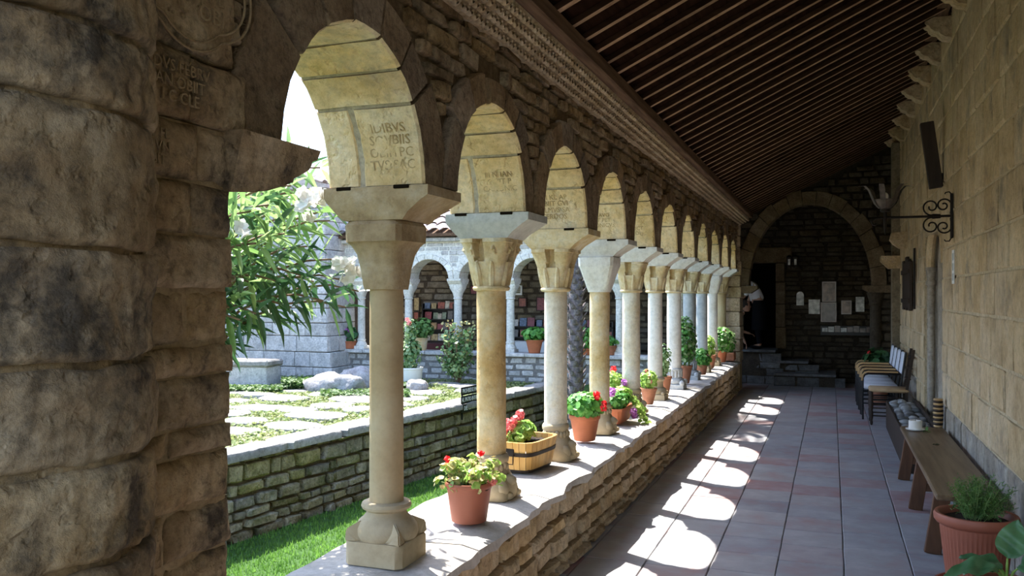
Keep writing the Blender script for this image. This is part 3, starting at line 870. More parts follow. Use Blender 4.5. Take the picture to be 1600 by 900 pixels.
# ---- arch across the gallery
AY0, AY1 = 15.75, 16.1; AX = -.36; AA = 1.0; AZ = 1.84; AB = 1.42
def mpX(y0, xc, zc):
    return lambda s, z, d: (xc + s, y0 + d, zc + z)
ag = structure(obj('wall_arch', B(), M['rubble_dm']), 'tall round arch of cut stone across the end of the gallery')
bm = B()
arch_backing(bm, (AA + .12, AB + .12), -1.22, 1.40, 0, 3.0, mpX(AY0, AX, AZ), .05, .33)
box(bm, .66, 1.05, AY0 + .04, AY1 - .02, 0, AZ)
obj('backing', bm, M['rubble_dm'], ag, False)
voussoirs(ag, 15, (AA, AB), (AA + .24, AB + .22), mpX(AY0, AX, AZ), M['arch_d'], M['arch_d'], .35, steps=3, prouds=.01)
bm = B(); prism(bm, [(.50, AZ + .0), (.50, AZ - .06), (.60, AZ - .12), (1.0, AZ - .12), (1.0, AZ)], 'y', AY0 - .03, AY1); obj('impost', bm, M['arch_d'], ag, False)
bm = B(); prism(bm, [(-1.22, AZ), (-1.22, AZ - .05), (-1.34, AZ - .13), (-1.7, AZ - .13), (-1.7, AZ)], 'y', AY0 - .05, AY1); obj('impost', bm, M['arch_d'], ag, False)
bm = B(); lathe(bm, [(.13,0),(.13,.12),(.10,.2),(.095,.25),(.09,1.5),(.11,1.52),(.10,1.56),(.15,1.72)], 16, (.70, AY0 + .02, 0)); obj('engaged_shaft', bm, M['rubble_d'], ag)
ps = Pieces(ag, 'stone', 'far_stonework', 200)
def free_a(zc, h):
    z = zc
    if z < AZ: return [(.66 + 1.55, 1.03 + 1.55)]
    zz = min(AB + .22, z - AZ); w = (AA + .25) * sqrt(max(0, 1 - (zz / (AB + .22)) ** 2))
    roof = min(1.0, (z - 3.0) / SL - 1.35) if z > 3.1 else -1.55
    out = []
    l0 = max(-1.55, roof)
    if AX - w > l0 + .05: out.append((l0 + 1.55, AX - w + 1.55))
    if z - AZ > AB + .22:
        out = [(l0 + 1.55, 1.03 + 1.55)] if l0 < .9 else []
    elif 1.03 > max(AX + w, l0) + .05: out.append((max(AX + w, l0) + 1.55, 1.03 + 1.55))
    return out
# wall faces -y: local +y must point to -y -> ang = pi, local x runs to -x
def free_a2(zc, h): return [(2.58 - b_, 2.58 - a) for a, b_ in free_a(zc, h)]
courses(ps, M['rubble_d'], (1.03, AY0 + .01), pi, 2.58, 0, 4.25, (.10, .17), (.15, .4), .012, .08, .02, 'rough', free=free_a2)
ps.finish(Matrix.Identity(4))

# ---- back wall of the end bay, with the door opening and steps
WY = 17.6
bm = B()
box(bm, -2.3, -1.62, WY + .06, WY + .4, 0, 4.6); box(bm, -1.02, 1.2, WY + .06, WY + .4, 0, 4.6)
box(bm, -1.62, -1.02, WY + .06, WY + .4, 2.32, 4.6); box(bm, -1.62, -1.02, WY + .06, WY + .4, 0, .64)
box(bm, -2.3, -2.2, WY + .06, 18.7, -.9, 4.6)
we = structure(obj('wall_end', bm, M['rubble_dm'], None, False), 'dark rubble end wall of the gallery')
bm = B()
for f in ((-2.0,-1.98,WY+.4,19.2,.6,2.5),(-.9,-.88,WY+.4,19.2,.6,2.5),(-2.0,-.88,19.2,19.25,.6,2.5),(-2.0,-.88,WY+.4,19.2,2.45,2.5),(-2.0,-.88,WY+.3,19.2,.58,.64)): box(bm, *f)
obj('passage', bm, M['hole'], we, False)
ps = Pieces(we, 'stone', 'far_stonework', 300)
def free_e(zc, h):
    if .64 < zc < 2.35: return [(0, 2.0 - .12), (2.0 + .82 , 3.4)] 
    return [(0, 3.4)]
def free_e2(zc, h):
    # wall face -y ; s from x = 1.1 towards -x
    if .62 < zc < 2.36: return [(0, 1.1 + .86), (1.1 + 1.76, 3.4)]
    return [(0, 3.4)]
courses(ps, M['rubble_d'], (1.1, WY + .04), pi, 3.4, 0, 4.3, (.07, .14), (.16, .5), .010, .08, .02, 'rough', free=free_e2)
ps.finish(Matrix.Identity(4))
df = structure(obj('door_2', B(), M['ashlar']), 'low dark doorway with a stone frame in the end wall')
for z0, z1 in ((.64, 1.05), (1.06, 1.5), (1.51, 1.93), (1.94, 2.30)):
    bm = B(); box(bm, -1.02, -.84 + R.uniform(-.02, .04), WY - .02, WY + .3, z0, z1, .012); obj('jamb_stone', bm, M['arch_d'], df, False)
    bm = B(); box(bm, -1.80, -1.62, WY - .02, WY + .3, z0, z1, .012); obj('jamb_stone', bm, M['arch_d'], df, False)
bm = B(); box(bm, -1.85, -.72, WY - .03, WY + .3, 2.31, 2.62, .02); obj('lintel', bm, M['arch_d'], df, False)
st = structure(obj('steps', B(), M['step_s']), 'short flight of grey stone steps below the end door')
for (x0, x1, y0, z0, z1, nm) in ((-1.75, -1.0, 16.95, 0, .60, 'step_block'), (-1.0, -.42, 17.0, 0, .40, 'step_block'), (-1.0, .06, 16.7, 0, .19, 'step_block')):
    bm = B(); box(bm, x0, x1, y0 + .03, WY, z0, z1); obj(nm, bm, M['rubble_m'], st, False)
ps = Pieces(st, 'stone', 'far_stonework', 60)
for (x0, x1, y0, z1) in ((-1.75, -1.0, 16.98, .58), (-1.0, -.42, 17.03, .38), (-1.0, .06, 16.73, .17)):
    courses(ps, M['step_s'], (x1, y0), pi, x1 - x0, 0, z1, (.11, .16), (.25, .5), .004, .06, .01, 'ashlar')
ps.finish(Matrix.Identity(4))
for (x0, x1, y0, z) in ((-1.77, -.98, 16.9, .60), (-1.0, -.40, 16.96, .40), (-1.0, .08, 16.66, .19)):
    bm = B(); box(bm, x0, x1, y0, WY + .05, z, z + .045, .008); obj('tread', bm, M['step_s'], st, False)

# ---- end pier of the arcade
ep = structure(obj('end_pier', B(), M['parapet']), 'square pier of pale blocks closing the far end of the arcade')
z = .5
while z < 2.95:
    h = R.uniform(.17, .26); h = min(h, 3.0 - z)
    bm = B(); box(bm, -2.02 + R.uniform(-.01, .01), -1.50 + R.uniform(-.012, .012), 15.66, 16.2, z, z + h - .008, .012)
    obj('block', bm, M['parapet'] if z > .5 else M['parapet'], ep, False); z += h
bm = B(); box(bm, -2.0, -1.52, 15.72, 16.15, -.95, .5); obj('pier_foot', bm, M['parapet'], ep, False)

# ================================================================ near pier and half column
pier = thing('stone_pier', 'massive brown stone pier at the left with carved inscriptions, right behind the rounded half column', 'pier')
bm = B(); box(bm, XB, XF - .014, 1.3, 1.955, -1.0, SPR); obj('core', bm, M['letters_dark'], pier, False)
def hires_block(y0, y1, z0, z1, x, depth, seed, amp=.013, round_=.012, mat='pillar', name='block', parent=pier, faceend=False):
    """A big near block facing +x, finely broken surface; the end towards +y can be shown too."""
    ny = max(4, int((y1 - y0) / .016)); nz = max(4, int((z1 - z0) / .016)); bm = B(); G = []
    for j in range(nz + 1):
        row = []
        for i in range(ny + 1):
            yy = y0 + (y1 - y0) * i / ny; zz = z0 + (z1 - z0) * j / nz
            e = min(yy - y0, y1 - yy, zz - z0, z1 - zz)
            dx = -round_ * max(0, 1 - e / .022) ** 2 + amp * noise.noise(Vector((yy * 9, zz * 9, seed))) * .6 + amp * .6 * noise.noise(Vector((yy * 28, zz * 28, seed)))
            sy = .006 * noise.noise(Vector((zz * 14, seed, 3))) if i in (0, ny) else 0
            sz = .006 * noise.noise(Vector((yy * 14, seed, 9))) if j in (0, nz) else 0
            row.append(bm.verts.new((x + dx, yy + sy * 1.5, zz + sz)))
        G.append(row)
    for j in range(nz):
        for i in range(ny): bm.faces.new((G[j][i], G[j][i+1], G[j+1][i+1], G[j+1][i]))
    loop = G[0][:-1] + [G[j][ny] for j in range(nz)] + G[nz][:0:-1] + [G[j][0] for j in range(nz, 0, -1)]
    back = [bm.verts.new((x - depth, v.co.y, v.co.z)) for v in loop]
    for i in range(len(loop)):
        k2 = (i + 1) % len(loop); bm.faces.new((loop[i], back[i], back[k2], loop[k2]))
    return obj(name, bm, M[mat], parent, True, 70)
zz = .30
zs = [.0, .14, .28, .42, .56, .70, .84, .98, 1.10, 1.27, 1.345, 1.55, 1.62, 1.70, 1.84, 1.975, 2.125]
zs = [0, .2, .38, .6, .8, 1.0, 1.13, 1.265, 1.335, 1.47, 1.55, 1.695, 1.835, 1.975, 2.125]
for a, b_ in zip(zs, zs[1:]):
    ys = [1.36]; end = 1.972 + R.uniform(-.007, .004)
    if R.random() < .65: ys.append(R.uniform(1.66, 1.84))
    ys.append(end)
    for q, (c, d) in enumerate(zip(ys, ys[1:])):
        hires_block(c + .004, d - .004, a + .004, b_ - .004, XF + R.uniform(-.008, .008), .42, R.uniform(0, 50))
# carved blocks above the impost level belong to the wall
for (c, d, a, b_) in ((1.36, 1.80, 2.13, 2.30), (1.805, 2.02, 2.13, 2.29), (1.36, 1.97, 2.305, 2.62), (1.36, 1.78, 2.625, 2.95), (1.79, 2.1, 2.68, 2.95)):
    hires_block(c, d, a, b_, XF + .012, .08, R.uniform(0, 50), .012, mat='pillar', name='carved_block', parent=pier)
def on_face(yc, zc, x): return lambda co: (x + co.z, yc + co.x, zc + co.y)
text_obj('inscription', 'D   E  HO\nBIT  I  FE\n   C  OBI', .062, .0035, M['letters_dark'], pier, on_face(1.80, 2.47, XF + .014))
text_obj('inscription', 'IDVS FEBRV\nAN OBIIT\nI C CLE', .042, .003, M['letters_dark'], pier, on_face(1.75, 2.212, XF + .014))
text_obj('inscription', 'OBIT FE\nO E IVN\nI OBIT', .036, .003, M['letters_dark'], pier, on_face(1.655, 2.045, XF + .008))
for q in range(2):
    pts = []
    for j in range(25):
        t = pi + pi * j / 24
        rr_ = (.27 - .03 * q) * (1 + .10 * abs(sin(3 * t)))
        pts.append((XF + .016, 1.79 + rr_ * cos(t) * .85, 2.53 + rr_ * .75 * sin(t)))
    bm = B(); tube(bm, pts, .0035, 6); obj('shield_border', bm, M['letters_dark'], pier)
# pier impost
bm = B(); prof = [(1.95, 1.962), (2.04, 1.972), (2.12, 1.985), (2.17, 2.004), (2.21, 2.022), (2.215, 2.034), (2.25, 2.046), (2.285, 2.066), (2.30, 2.082), (2.302, 2.094), (2.328, 2.102), (2.325, 2.130), (1.95, 2.130)]
n_ = 14
rows = []
for i in range(n_ + 1):
    x = XB - .02 + (XF + .008 - (XB - .02)) * i / n_
    rows.append([bm.verts.new((x + (.045 * round((z_ - 1.962) / .168 * 3) / 3 if i == n_ else 0) + .010 * noise.noise(Vector((y_ * 9, z_ * 20, i))), y_ + .012 * noise.noise(Vector((x * 9, y_ * 12, z_ * 12))), z_ + .006 * noise.noise(Vector((x * 9, y_ * 12, 5))))) for y_, z_ in prof])
for a, b_ in zip(rows, rows[1:]):
    for j in range(len(prof)): bm.faces.new((a[j], a[(j+1) % len(prof)], b_[(j+1) % len(prof)], b_[j]))
bm.faces.new(rows[0]); bm.faces.new(rows[-1][::-1]); bmesh.ops.recalc_face_normals(bm, faces=bm.faces[:])
obj('impost', bm, M['pillar'], pier, True, 40)
# rounded half column in drums
hc = thing('half_column', 'thick rounded half column of stacked weathered stone drums filling the left edge', 'column', (-1.55, 1.2, 0))
dz = [0, .22, .45, .68, .9, 1.03, 1.195, 1.372, 1.553, 1.762, 2.018, 2.165, 2.38, 2.6, 2.8, 3.0]
bm = B(); lathe(bm, [(.303, 0), (.303, 3.0)], 60); obj('core', bm, M['pillar'], hc)
for q, (a, b_) in enumerate(zip(dz, dz[1:])):
    bm = B(); na = 110; nz = max(8, int((b_ - a) / .012)); G = []
    for j in range(nz + 1):
        row = []; z = a + .006 + (b_ - a - .012) * j / nz
        for i in range(na + 1):
            t = -pi / 2 - .25 + (pi + .5) * i / na
            e = min(z - a, b_ - z)
            r = .322 - .018 * max(0, 1 - e / .022) ** 2
            p = Vector((cos(t) * r, sin(t) * r, z))
            r += .014 * noise.noise(p * 7 + Vector((q * 3.3, 0, 0))) + .008 * noise.noise(p * 25) + .004 * noise.noise(p * 60)
            wz = .010 * noise.noise(Vector((t * 3, q * 2.2 + j * .0, 1))) * (1 if j in (0, nz) else .6)
            row.append(bm.verts.new((cos(t) * r, sin(t) * r, z + wz)))
        G.append(row)
    for j in range(nz):
        for i in range(na): bm.faces.new((G[j][i], G[j][i+1], G[j+1][i+1], G[j+1][i]))
    for row, s in ((G[0], 1), (G[-1], -1)):
        inn = [bm.verts.new((v.co.x * .85, v.co.y * .85, v.co.z)) for v in row]
        for i in range(na):
            q4 = (row[i], inn[i], inn[i+1], row[i+1]); bm.faces.new(q4 if s > 0 else q4[::-1])
    obj('drum', bm, M['pillar'], hc, True, 80)

# ================================================================ courtyard
TE = lambda y: -5.915 + (y - 7.45) * .1206            # x of the terrace edge
ang_t = atan2(1, .1206)
bm = B()
poly = [(TE(-1) - .1, -1), (TE(15.9) - .1, 15.9), (-15, 15.9), (-15, -1)]
lo = [bm.verts.new((x, y, -1.1)) for x, y in poly]; hi = [bm.verts.new((x, y, -.05)) for x, y in poly]
for i in range(4): bm.faces.new((lo[i], lo[(i+1) % 4], hi[(i+1) % 4], hi[i]))
bm.faces.new(hi); bmesh.ops.recalc_face_normals(bm, faces=bm.faces[:])
ter = structure(obj('terrace', bm, M['terr'], None, False), 'raised garden platform held by a mossy stone retaining wall')
bm = B(); box(bm, -4.35, -2.06, 14.8, 15.9, -1.1, -.02); obj('lawn_bank', bm, M['lawn'], ter, False)
ps = Pieces(ter, 'wall_stone', 'far_stonework', 300)
Tn = Vector((cos(ang_t), sin(ang_t))); 
# face looks to +x : local +y = (-sin, cos) must be +x -> run towards -y
angf = ang_t - pi; O_ = (TE(15.6), 15.6)
courses(ps, M['mossy'], O_, angf, 12.6, -.97, -.07, (.07, .21), (.12, .5), .012, .12, .035, 'rough', tilt=.06)
ps.finish(Matrix.Identity(4))
bm = B(); vv = []
for x_off in (-.03,):
    A = [bm.verts.new((TE(y) + x_off - .05, y, z)) for y in (-1, 15.6) for z in (-1.0, -.06)]
    bm.faces.new((A[0], A[2], A[3], A[1]))
obj('wall_joints', bm, M['mossy_m'], ter, False)
def irregular_slab(bm, cx, cy, rx, ry, z, th, rr, rot=0, n=11, sq=3.2):
    top = []; mid = []; bot = []
    for i in range(n):
        t = 2 * pi * i / n; r = sup(t, rx, ry, sq) * rr.uniform(.86 if sq < 5 else .97, 1.08 if sq < 5 else 1.02)
        x, y = r * cos(t), r * sin(t); x, y = x * cos(rot) - y * sin(rot), x * sin(rot) + y * cos(rot)
        top.append(bm.verts.new((cx + x * .93, cy + y * .93, z + rr.uniform(-.004, .006)))); mid.append(bm.verts.new((cx + x, cy + y, z - .018)))
        bot.append(bm.verts.new((cx + x * 1.0, cy + y * 1.0, z - th)))
    c = bm.verts.new((cx, cy, z + .008))
    for i in range(n):
        j = (i + 1) % n
        bm.faces.new((c, top[i], top[j])); bm.faces.new((top[i], mid[i], mid[j], top[j])); bm.faces.new((mid[i], bot[i], bot[j], mid[j]))
# cap stones along the edge
y = 4.0
while y < 15.4:
    l = R.uniform(.45, 1.15); w = R.uniform(.36, .5); bm = B(); n = 10
    irregular_slab(bm, TE(y + l / 2) - w / 2 + .05, y + l / 2, w / 2, l / 2 - .0, .012, .09, R, rot=-.12, n=28, sq=10)
    obj('cap_stone', bm, M['slab'], ter, True, 40); y += l * .985
# paving slabs in the weeds
pl = []
tries = 0
while len(pl) < 60 and tries < 6000:
    tries += 1
    y = R.uniform(5.8, 15.2); x = R.uniform(-13, TE(y) - .75)
    if y > 12.9 and x > -9.9 + 0 and R.random() < .6: continue
    r = R.uniform(.26, .50)
    if any((x - a) ** 2 / 1 + (y - b_) ** 2 < (r + c + .03) ** 2 * .85 for a, b_, c in pl): continue
    if x / (y * .95) < -1.1: continue
    pl.append((x, y, r))
for x, y, r in pl:
    bm = B(); irregular_slab(bm, x, y, r * R.uniform(.9, 1.25), r * R.uniform(.75, 1.0), R.uniform(-.015, .02), .08, R, R.uniform(-.5, .5))
    obj('paving_slab', bm, M['slab'], ter, True, 40)

# far arcade: low wall, arches, roof
FY = 15.9
FX = [-2.66, -3.77, -4.88, -5.99, -7.13, -8.25, -9.37]
fw_ = structure(obj('wall_far', B(), M['grey_m']), 'pale arcade on the far side of the courtyard')
bm = B(); box(bm, -10.6, -2.06, FY + .03, FY + .42, -1.0, .5); obj('low_wall_core', bm, M['grey_m'], fw_, False)
FSP = 2.0
bm = B()
farc = [(a, b_) for a, b_ in zip([-1.55] + FX, FX + [-10.5])]
for a, b_ in farc:
    xc = (a + b_) / 2; r = abs(a - b_) / 2 - .12
    arch_backing(bm, (r + .03, r + .03), b_ - xc, a - xc, FSP, 2.80, (lambda xc: (lambda s, z, d: (xc + s, FY + d, z)))(xc), .03, .42)
    obj_mp = mpX(FY, xc, FSP)
    voussoirs(fw_, 9, (r, r * .92), (r + .13, r * .92 + .13), obj_mp, M['pale'], M['pale'], .45, prouds=.006, steps=2, gap=.004)
obj('spandrel', bm, M['pale'], fw_, False)
ps = Pieces(fw_, 'stone', 'far_stonework', 300)
courses(ps, M['grey'], (-2.06, FY + .02), pi, 8.5, -.02, .47, (.10, .17), (.2, .5), .012, .08, .015, 'rough')
def free_f(zc, h):
    out = []; lo = -10.55; Lz = zc - FSP
    for a, b_ in sorted([(min(a, b_), max(a, b_)) for a, b_ in farc]):
        xc = (a + b_) / 2; r = abs(a - b_) / 2 - .12 + .135; rz = r * .96
        w = r * sqrt(max(0, 1 - (max(0, Lz - h * .4) / rz) ** 2)) if Lz < rz else 0
        if w > 0:
            if xc - w - lo > .05: out.append((lo, xc - w))
            lo = xc + w
    if -1.6 - lo > .05: out.append((lo, -1.6))
    return [(-1.6 - b_, -1.6 - a) for a, b_ in out][::-1]
courses(ps, M['grey'], (-1.6, FY + .02), pi, 9, FSP + .02, 2.74, (.08, .15), (.15, .4), .008, .06, .008, 'face', free=free_f)
ps.finish(Matrix.Identity(4))
for i in range(12):
    bm = B(); box(bm, -2.0 - .72 * (i + 1) + .008, -2.0 - .72 * i, FY - .06, FY + .46, .47, .54, .012); jitter(bm, .008, 5, i); obj('sill_slab', bm, M['grey'], fw_, False)
    bm = B(); box(bm, -2.0 - .72 * (i + 1) + .006, -2.0 - .72 * i, FY - .1, FY + .42, 2.76, 2.84, .015); jitter(bm, .012, 5, i); obj('cornice_stone', bm, M['grey'], fw_, False)
# roof of the far gallery (barrel tiles)
fr = structure(obj('roof_far', B(), M['terra2']), 'roof of grey-brown barrel tiles over the far gallery')
bm = B(); prism(bm, [(FY - .2, 2.86), (FY - .2, 2.92), (18.9, 4.1), (18.9, 4.0)], 'x', -10.2, -2.2); obj('roof_deck', bm, M['beam'], fr, False)
rt_mat = stone_mat('roof_tile_clay', [(.30,.26,.25), (.42,.35,.32), (.48,.42,.42)], 5, .4, 20, rnd=.2)
sl = atan2(1.18, 3.1)
bm = B(); 
for k in range(6):                                # eave courses of long flat stones as in view
    y0 = FY - .28 + .42 * k; z0 = 2.93 + (y0 + .2 - FY) * 1.18 / 3.1 + .02
    for i in range(34):
        x = -2.25 - .235 * i
        n = 5; a0 = []; a1 = []
        for j in range(n + 1):
            a = pi * j / n
            a0.append(bm.verts.new((x + .10 * cos(a), y0, z0 + .05 + .055 * sin(a)))); a1.append(bm.verts.new((x + .09 * cos(a), y0 + .44, z0 + .44 * .381 + .02 + .05 * sin(a))))
        for j in range(n): bm.faces.new((a0[j], a0[j+1], a1[j+1], a1[j]))
o = obj('barrel_tiles', bm, rt_mat, fr, True, 60); o['kind'] = 'stuff'
# back wall, ceiling, floor of the far gallery
bm = B(); box(bm, -13, -2.2, 18.66, 19, -.9, 4.4); fb = structure(obj('wall_back', bm, M['rubble_m'], None, False), 'dark rubble back wall of the far gallery')
ps = Pieces(fb, 'stone', 'far_stonework', 300)
courses(ps, M['rubble'], (-2.2, 18.64), pi, 8.4, .2, 3.9, (.09, .17), (.3, .75), .012, .08, .02, 'rough')
ps.finish(Matrix.Identity(4))
bm = B(); box(bm, -13, -1.62, FY + .4, 18.7, -.1, -.0); structure(obj('floor_far', bm, M['grout'], None, False), 'floor of the far gallery')

# corner tower block on the left
TWX = 1
tw = structure(obj('corner_tower', B(), M['grey']), 'grey ashlar corner building behind the oleander')
bm = B(); prism(bm, [(-13.5, -.9), (-9.52, -.9), (-9.68, .3), (-9.75, 3.9), (-13.5, 3.9)], 'y', 15.24, 16.3); obj('core', bm, M['grey_m'], tw, False)
ps = Pieces(tw, 'ashlar_block', 'upper_ashlar', 140)
z = -.05
while z < 3.9:
    h = R.uniform(.24, .34)
    xr = -9.50 - .12 * min(1, max(0, z) / .6) - .02 * z
    s = -13.3
    x = xr
    while x > -13.3:
        l = R.uniform(.35, .8)
        ps.add(R.choice(stone_variants('ashlar')), M['grey'], trs(Vector((x - l / 2, 15.24, z + h / 2)), pi, (l - .012, .1, h - .012)), l * h); x -= l
    y = 15.24
    while y < 16.25:
        l = min(R.uniform(.3, .6), 16.3 - y); ps.add(R.choice(stone_variants('ashlar')), M['grey'], trs(Vector((xr - .04, y + l / 2, z + h / 2)), -pi/2, (l - .012, .1, h - .012)), l * h); y += l
    z += h
ps.finish(Matrix.Identity(4))
for k in range(8):
    bm = B(); n = 6
    for i in range(7):
        y = 15.0 + .22 * i; x0 = -9.55 - k * .40; z0 = 3.94 + k * .12
        a0 = [bm.verts.new((x0, y + .1 * cos(pi * j / n), z0 + .06 * sin(pi * j / n))) for j in range(n + 1)]
        a1 = [bm.verts.new((x0 - .44, y + .09 * cos(pi * j / n), z0 + .13 + .05 * sin(pi * j / n))) for j in range(n + 1)]
        for j in range(n): bm.faces.new((a0[j], a1[j], a1[j+1], a0[j+1]))
    o = obj('tile_course', bm, rt_mat, tw, True, 60); o['kind'] = 'stuff'
bm = B(); prism(bm, [(-9.5, 3.84), (-9.5, 3.90), (-12.9, 4.93), (-13.5, 4.9), (-13.5, 3.84)], 'y', 14.95, 16.5); obj('roof_deck', bm, rt_mat, tw, False)
# left side gallery wall so that the courtyard is closed
bm = B(); box(bm, -15.6, -15.2, -3, 18, -1, 3.4); structure(obj('wall_west', bm, M['grey'], None, False), 'grey stone wall closing the left side of the courtyard')
# ================================================================ placing helper
FWV = Vector((-sin(YAW), cos(YAW), 0)); RTV = Vector((cos(YAW), sin(YAW), 0))
def at(px, py, d):
    return Vector((0, 0, CAMH)) + FWV * d + RTV * (d * (px - 800) / 1350) + Vector((0, 0, d * (461 - py) / 1350))
def onY(px, py, Y):
    u = (px - 800) / 1350; d = Y / (FWV.y + RTV.y * u); p = at(px, py, d); return p

# ================================================================ COLUMNS
def base_attic(col, mat, x=0, s=1.0, spurs=True):
    h = .135 * s
    bm = B(); loft(bm, [(0, h, h, 14), (.004, h, h, 14), (.09, h, h, 14), (.097, h * .97, h * .97, 12), (.10, h * .8, h * .8, 6)], 32)
    pl_ = obj('plinth', bm, mat, col, True, 40)
    bm = B(); lathe(bm, [(.12*s,.085),(.132*s,.10),(.138*s,.12),(.134*s,.145),(.118*s,.17),(.100*s,.185),(.088*s,.20),(.085*s,.212),(.092*s,.218),(.104*s,.223),(.109*s,.234),(.104*s,.247),(.09*s,.252),(.075*s,.253)], 32)
    obj('torus_moulding', bm, mat, col)
    if spurs:
        for a in range(4):
            t = pi / 4 + a * pi / 2; bm = B()
            u = Vector((cos(t), sin(t), 0)); w = Vector((-sin(t), cos(t), 0)); k = h * 1.40
            P = [u * (k * .985) + Vector((0,0,.095)), u * (k * .96) + Vector((0,0,.15)), u * (.105*s) + Vector((0,0,.185)), u * .06 + w * .05 + Vector((0,0,.10)), u * .06 - w * .05 + Vector((0,0,.10)),
                 u * (k * .72) + w * .045 + Vector((0,0,.095)), u * (k * .72) - w * .045 + Vector((0,0,.095))]
            V = [bm.verts.new(p) for p in P]
            bmesh.ops.convex_hull(bm, input=V)
            bmesh.ops.bevel(bm, geom=bm.edges[:], offset=.006, segments=2, affect='EDGES')
            obj('corner_spur', bm, mat, pl_, True, 50)

def base_beast(col, mat, seed, s=1.0):
    bm = B()
    def fn(v, t):
        k = 1 + .10 * noise.noise(Vector((v.x * 14, v.y * 14, v.z * 12 + seed)))
        return Vector((v.x * k, v.y * k, v.z))
    loft(bm, [(0,.13*s,.13*s,5),(.03,.135*s,.135*s,5),(.07,.125*s,.128*s,4),(.12,.105*s,.105*s,3),(.165,.088*s,.09*s,2.6),(.19,.084,.084,2.2),(.205,.095,.095,2),(.225,.099,.099,2),(.243,.092,.092,2),(.247,.08,.08,2)], 36, fn=fn)
    blk = obj('carved_block', bm, mat, col, True, 60)
    rr = random.Random(int(seed * 10))
    bm = B()
    for (x, y, z, r, sq) in ((.085,-.075,.055,.05,(1,.9,1.1)), (.115,-.055,.025,.032,(1.3,.9,.8)), (.075,.085,.06,.048,(1,.9,1.1)), (.12,.06,.024,.03,(1.3,.9,.8)), (.105,.0,.10,.042,(1.1,1,.85)), (-.09,-.09,.05,.042,(1,1,1.2))):
        bm.free(); bm = B(); ball(bm, (x * s, y * s, z), r, 2, sq, .18, 2.5, rr.random() * 9); obj('carved_lump', bm, mat, blk, True, 0); bm = B()
    for k in range(9):
        a = -pi * .75 + k * .30; bm.free(); bm = B()
        ball(bm, (.088 * cos(a), .088 * sin(a), .178 + .008 * sin(k * 2)), .017, 1, (1,1,1.7)); obj('carved_tuft', bm, mat, blk, True, 0); bm = B()

def base_plain(col, mat, s=1.0):
    h = .13 * s
    bm = B(); loft(bm, [(0,h,h,14),(.055,h,h,14),(.062,h*.97,h*.97,10),(.065,h*.8,h*.8,6)], 28); pl_ = obj('plinth', bm, mat, col, True, 40)
    bm = B(); lathe(bm, [(.12*s,.06),(.128*s,.08),(.125*s,.105),(.112*s,.125),(.09,.135),(.086,.17),(.088,.2),(.10,.21),(.106,.225),(.10,.24),(.085,.247)], 26); obj('torus_moulding', bm, mat, col)
    for sx in (-1, 1):
        for sy in (-1, 1): bm = B(); ball(bm, (sx * h * .8, sy * h * .8, .075), .026, 1, (1,1,.9)); obj('corner_knob', bm, mat, pl_, True, 0)

def base_arcaded(col, mat):
    h = .14
    bm = B(); loft(bm, [(0,h,h,14),(.05,h,h,14),(.056,h*.96,h*.96,10)], 28); pl_ = obj('plinth', bm, mat, col, True, 40)
    bm = B(); lathe(bm, [(.118,.055),(.13,.075),(.128,.10),(.115,.12),(.095,.13),(.092,.14),(.092,.215),(.104,.222),(.104,.24),(.085,.247)], 28); obj('torus_moulding', bm, mat, col)
    for k in range(16):
        a = 2 * pi * k / 16; bm = B(); tube(bm, [(.098 * cos(a), .098 * sin(a), .14), (.098 * cos(a), .098 * sin(a), .218)], .0085, 6); obj('colonnette', bm, mat, col)
    for sx in (-1, 1):
        for sy in (-1, 1): bm = B(); ball(bm, (sx * h * .82, sy * h * .82, .072), .034, 2, (1,1,1.1)); obj('corner_knob', bm, mat, pl_, True, 0)

Z0, Z1, Z2, Z3 = .245, 1.165, 1.455, 1.59      # above the sill: shaft foot, shaft head, capital head, impost head
def shaft(col, mat, r=.08, seed=1.0, worn=.004, taper=.97):
    bm = B(); pf = []
    for k in range(25):
        t = k / 24; pf.append((r * (1 - (1 - taper) * t), Z0 + (Z1 - Z0) * t))
    lathe(bm, pf, 32)
    if worn:
        for v in bm.verts:
            n = noise.noise(Vector((v.co.x * 16, v.co.y * 16, v.co.z * 5 + seed * 9)))
            q = Vector((v.co.x, v.co.y, 0)); q = q.normalized() * (worn * n) if q.length > .01 else q * 0
            v.co += q
    obj('shaft', bm, mat, col)

def cap_flare(col, mat):
    bm = B()
    loft(bm, [(Z1,.085,.085,3.2),(Z1+.02,.088,.088,3.4),(Z1+.09,.094,.094,4),(Z1+.15,.106,.106,4.6),(Z1+.185,.122,.122,5.5),(Z1+.20,.134,.134,6.5),(Z1+.202,.139,.139,6.5),(Z1+.272,.141,.141,6.5),(Z1+.29,.130,.130,6)], 40)
    jitter(bm, .0025, 9, 3); obj('capital', bm, mat, col, True, 30)

def cap_plain(col, mat):
    bm = B()
    loft(bm, [(Z1,.088,.088,3),(Z1+.03,.094,.094,5),(Z1+.20,.142,.142,9),(Z1+.215,.15,.15,9),(Z1+.285,.153,.153,9),(Z1+.29,.13,.13,8)], 40)
    obj('capital', bm, mat, col, True, 30)

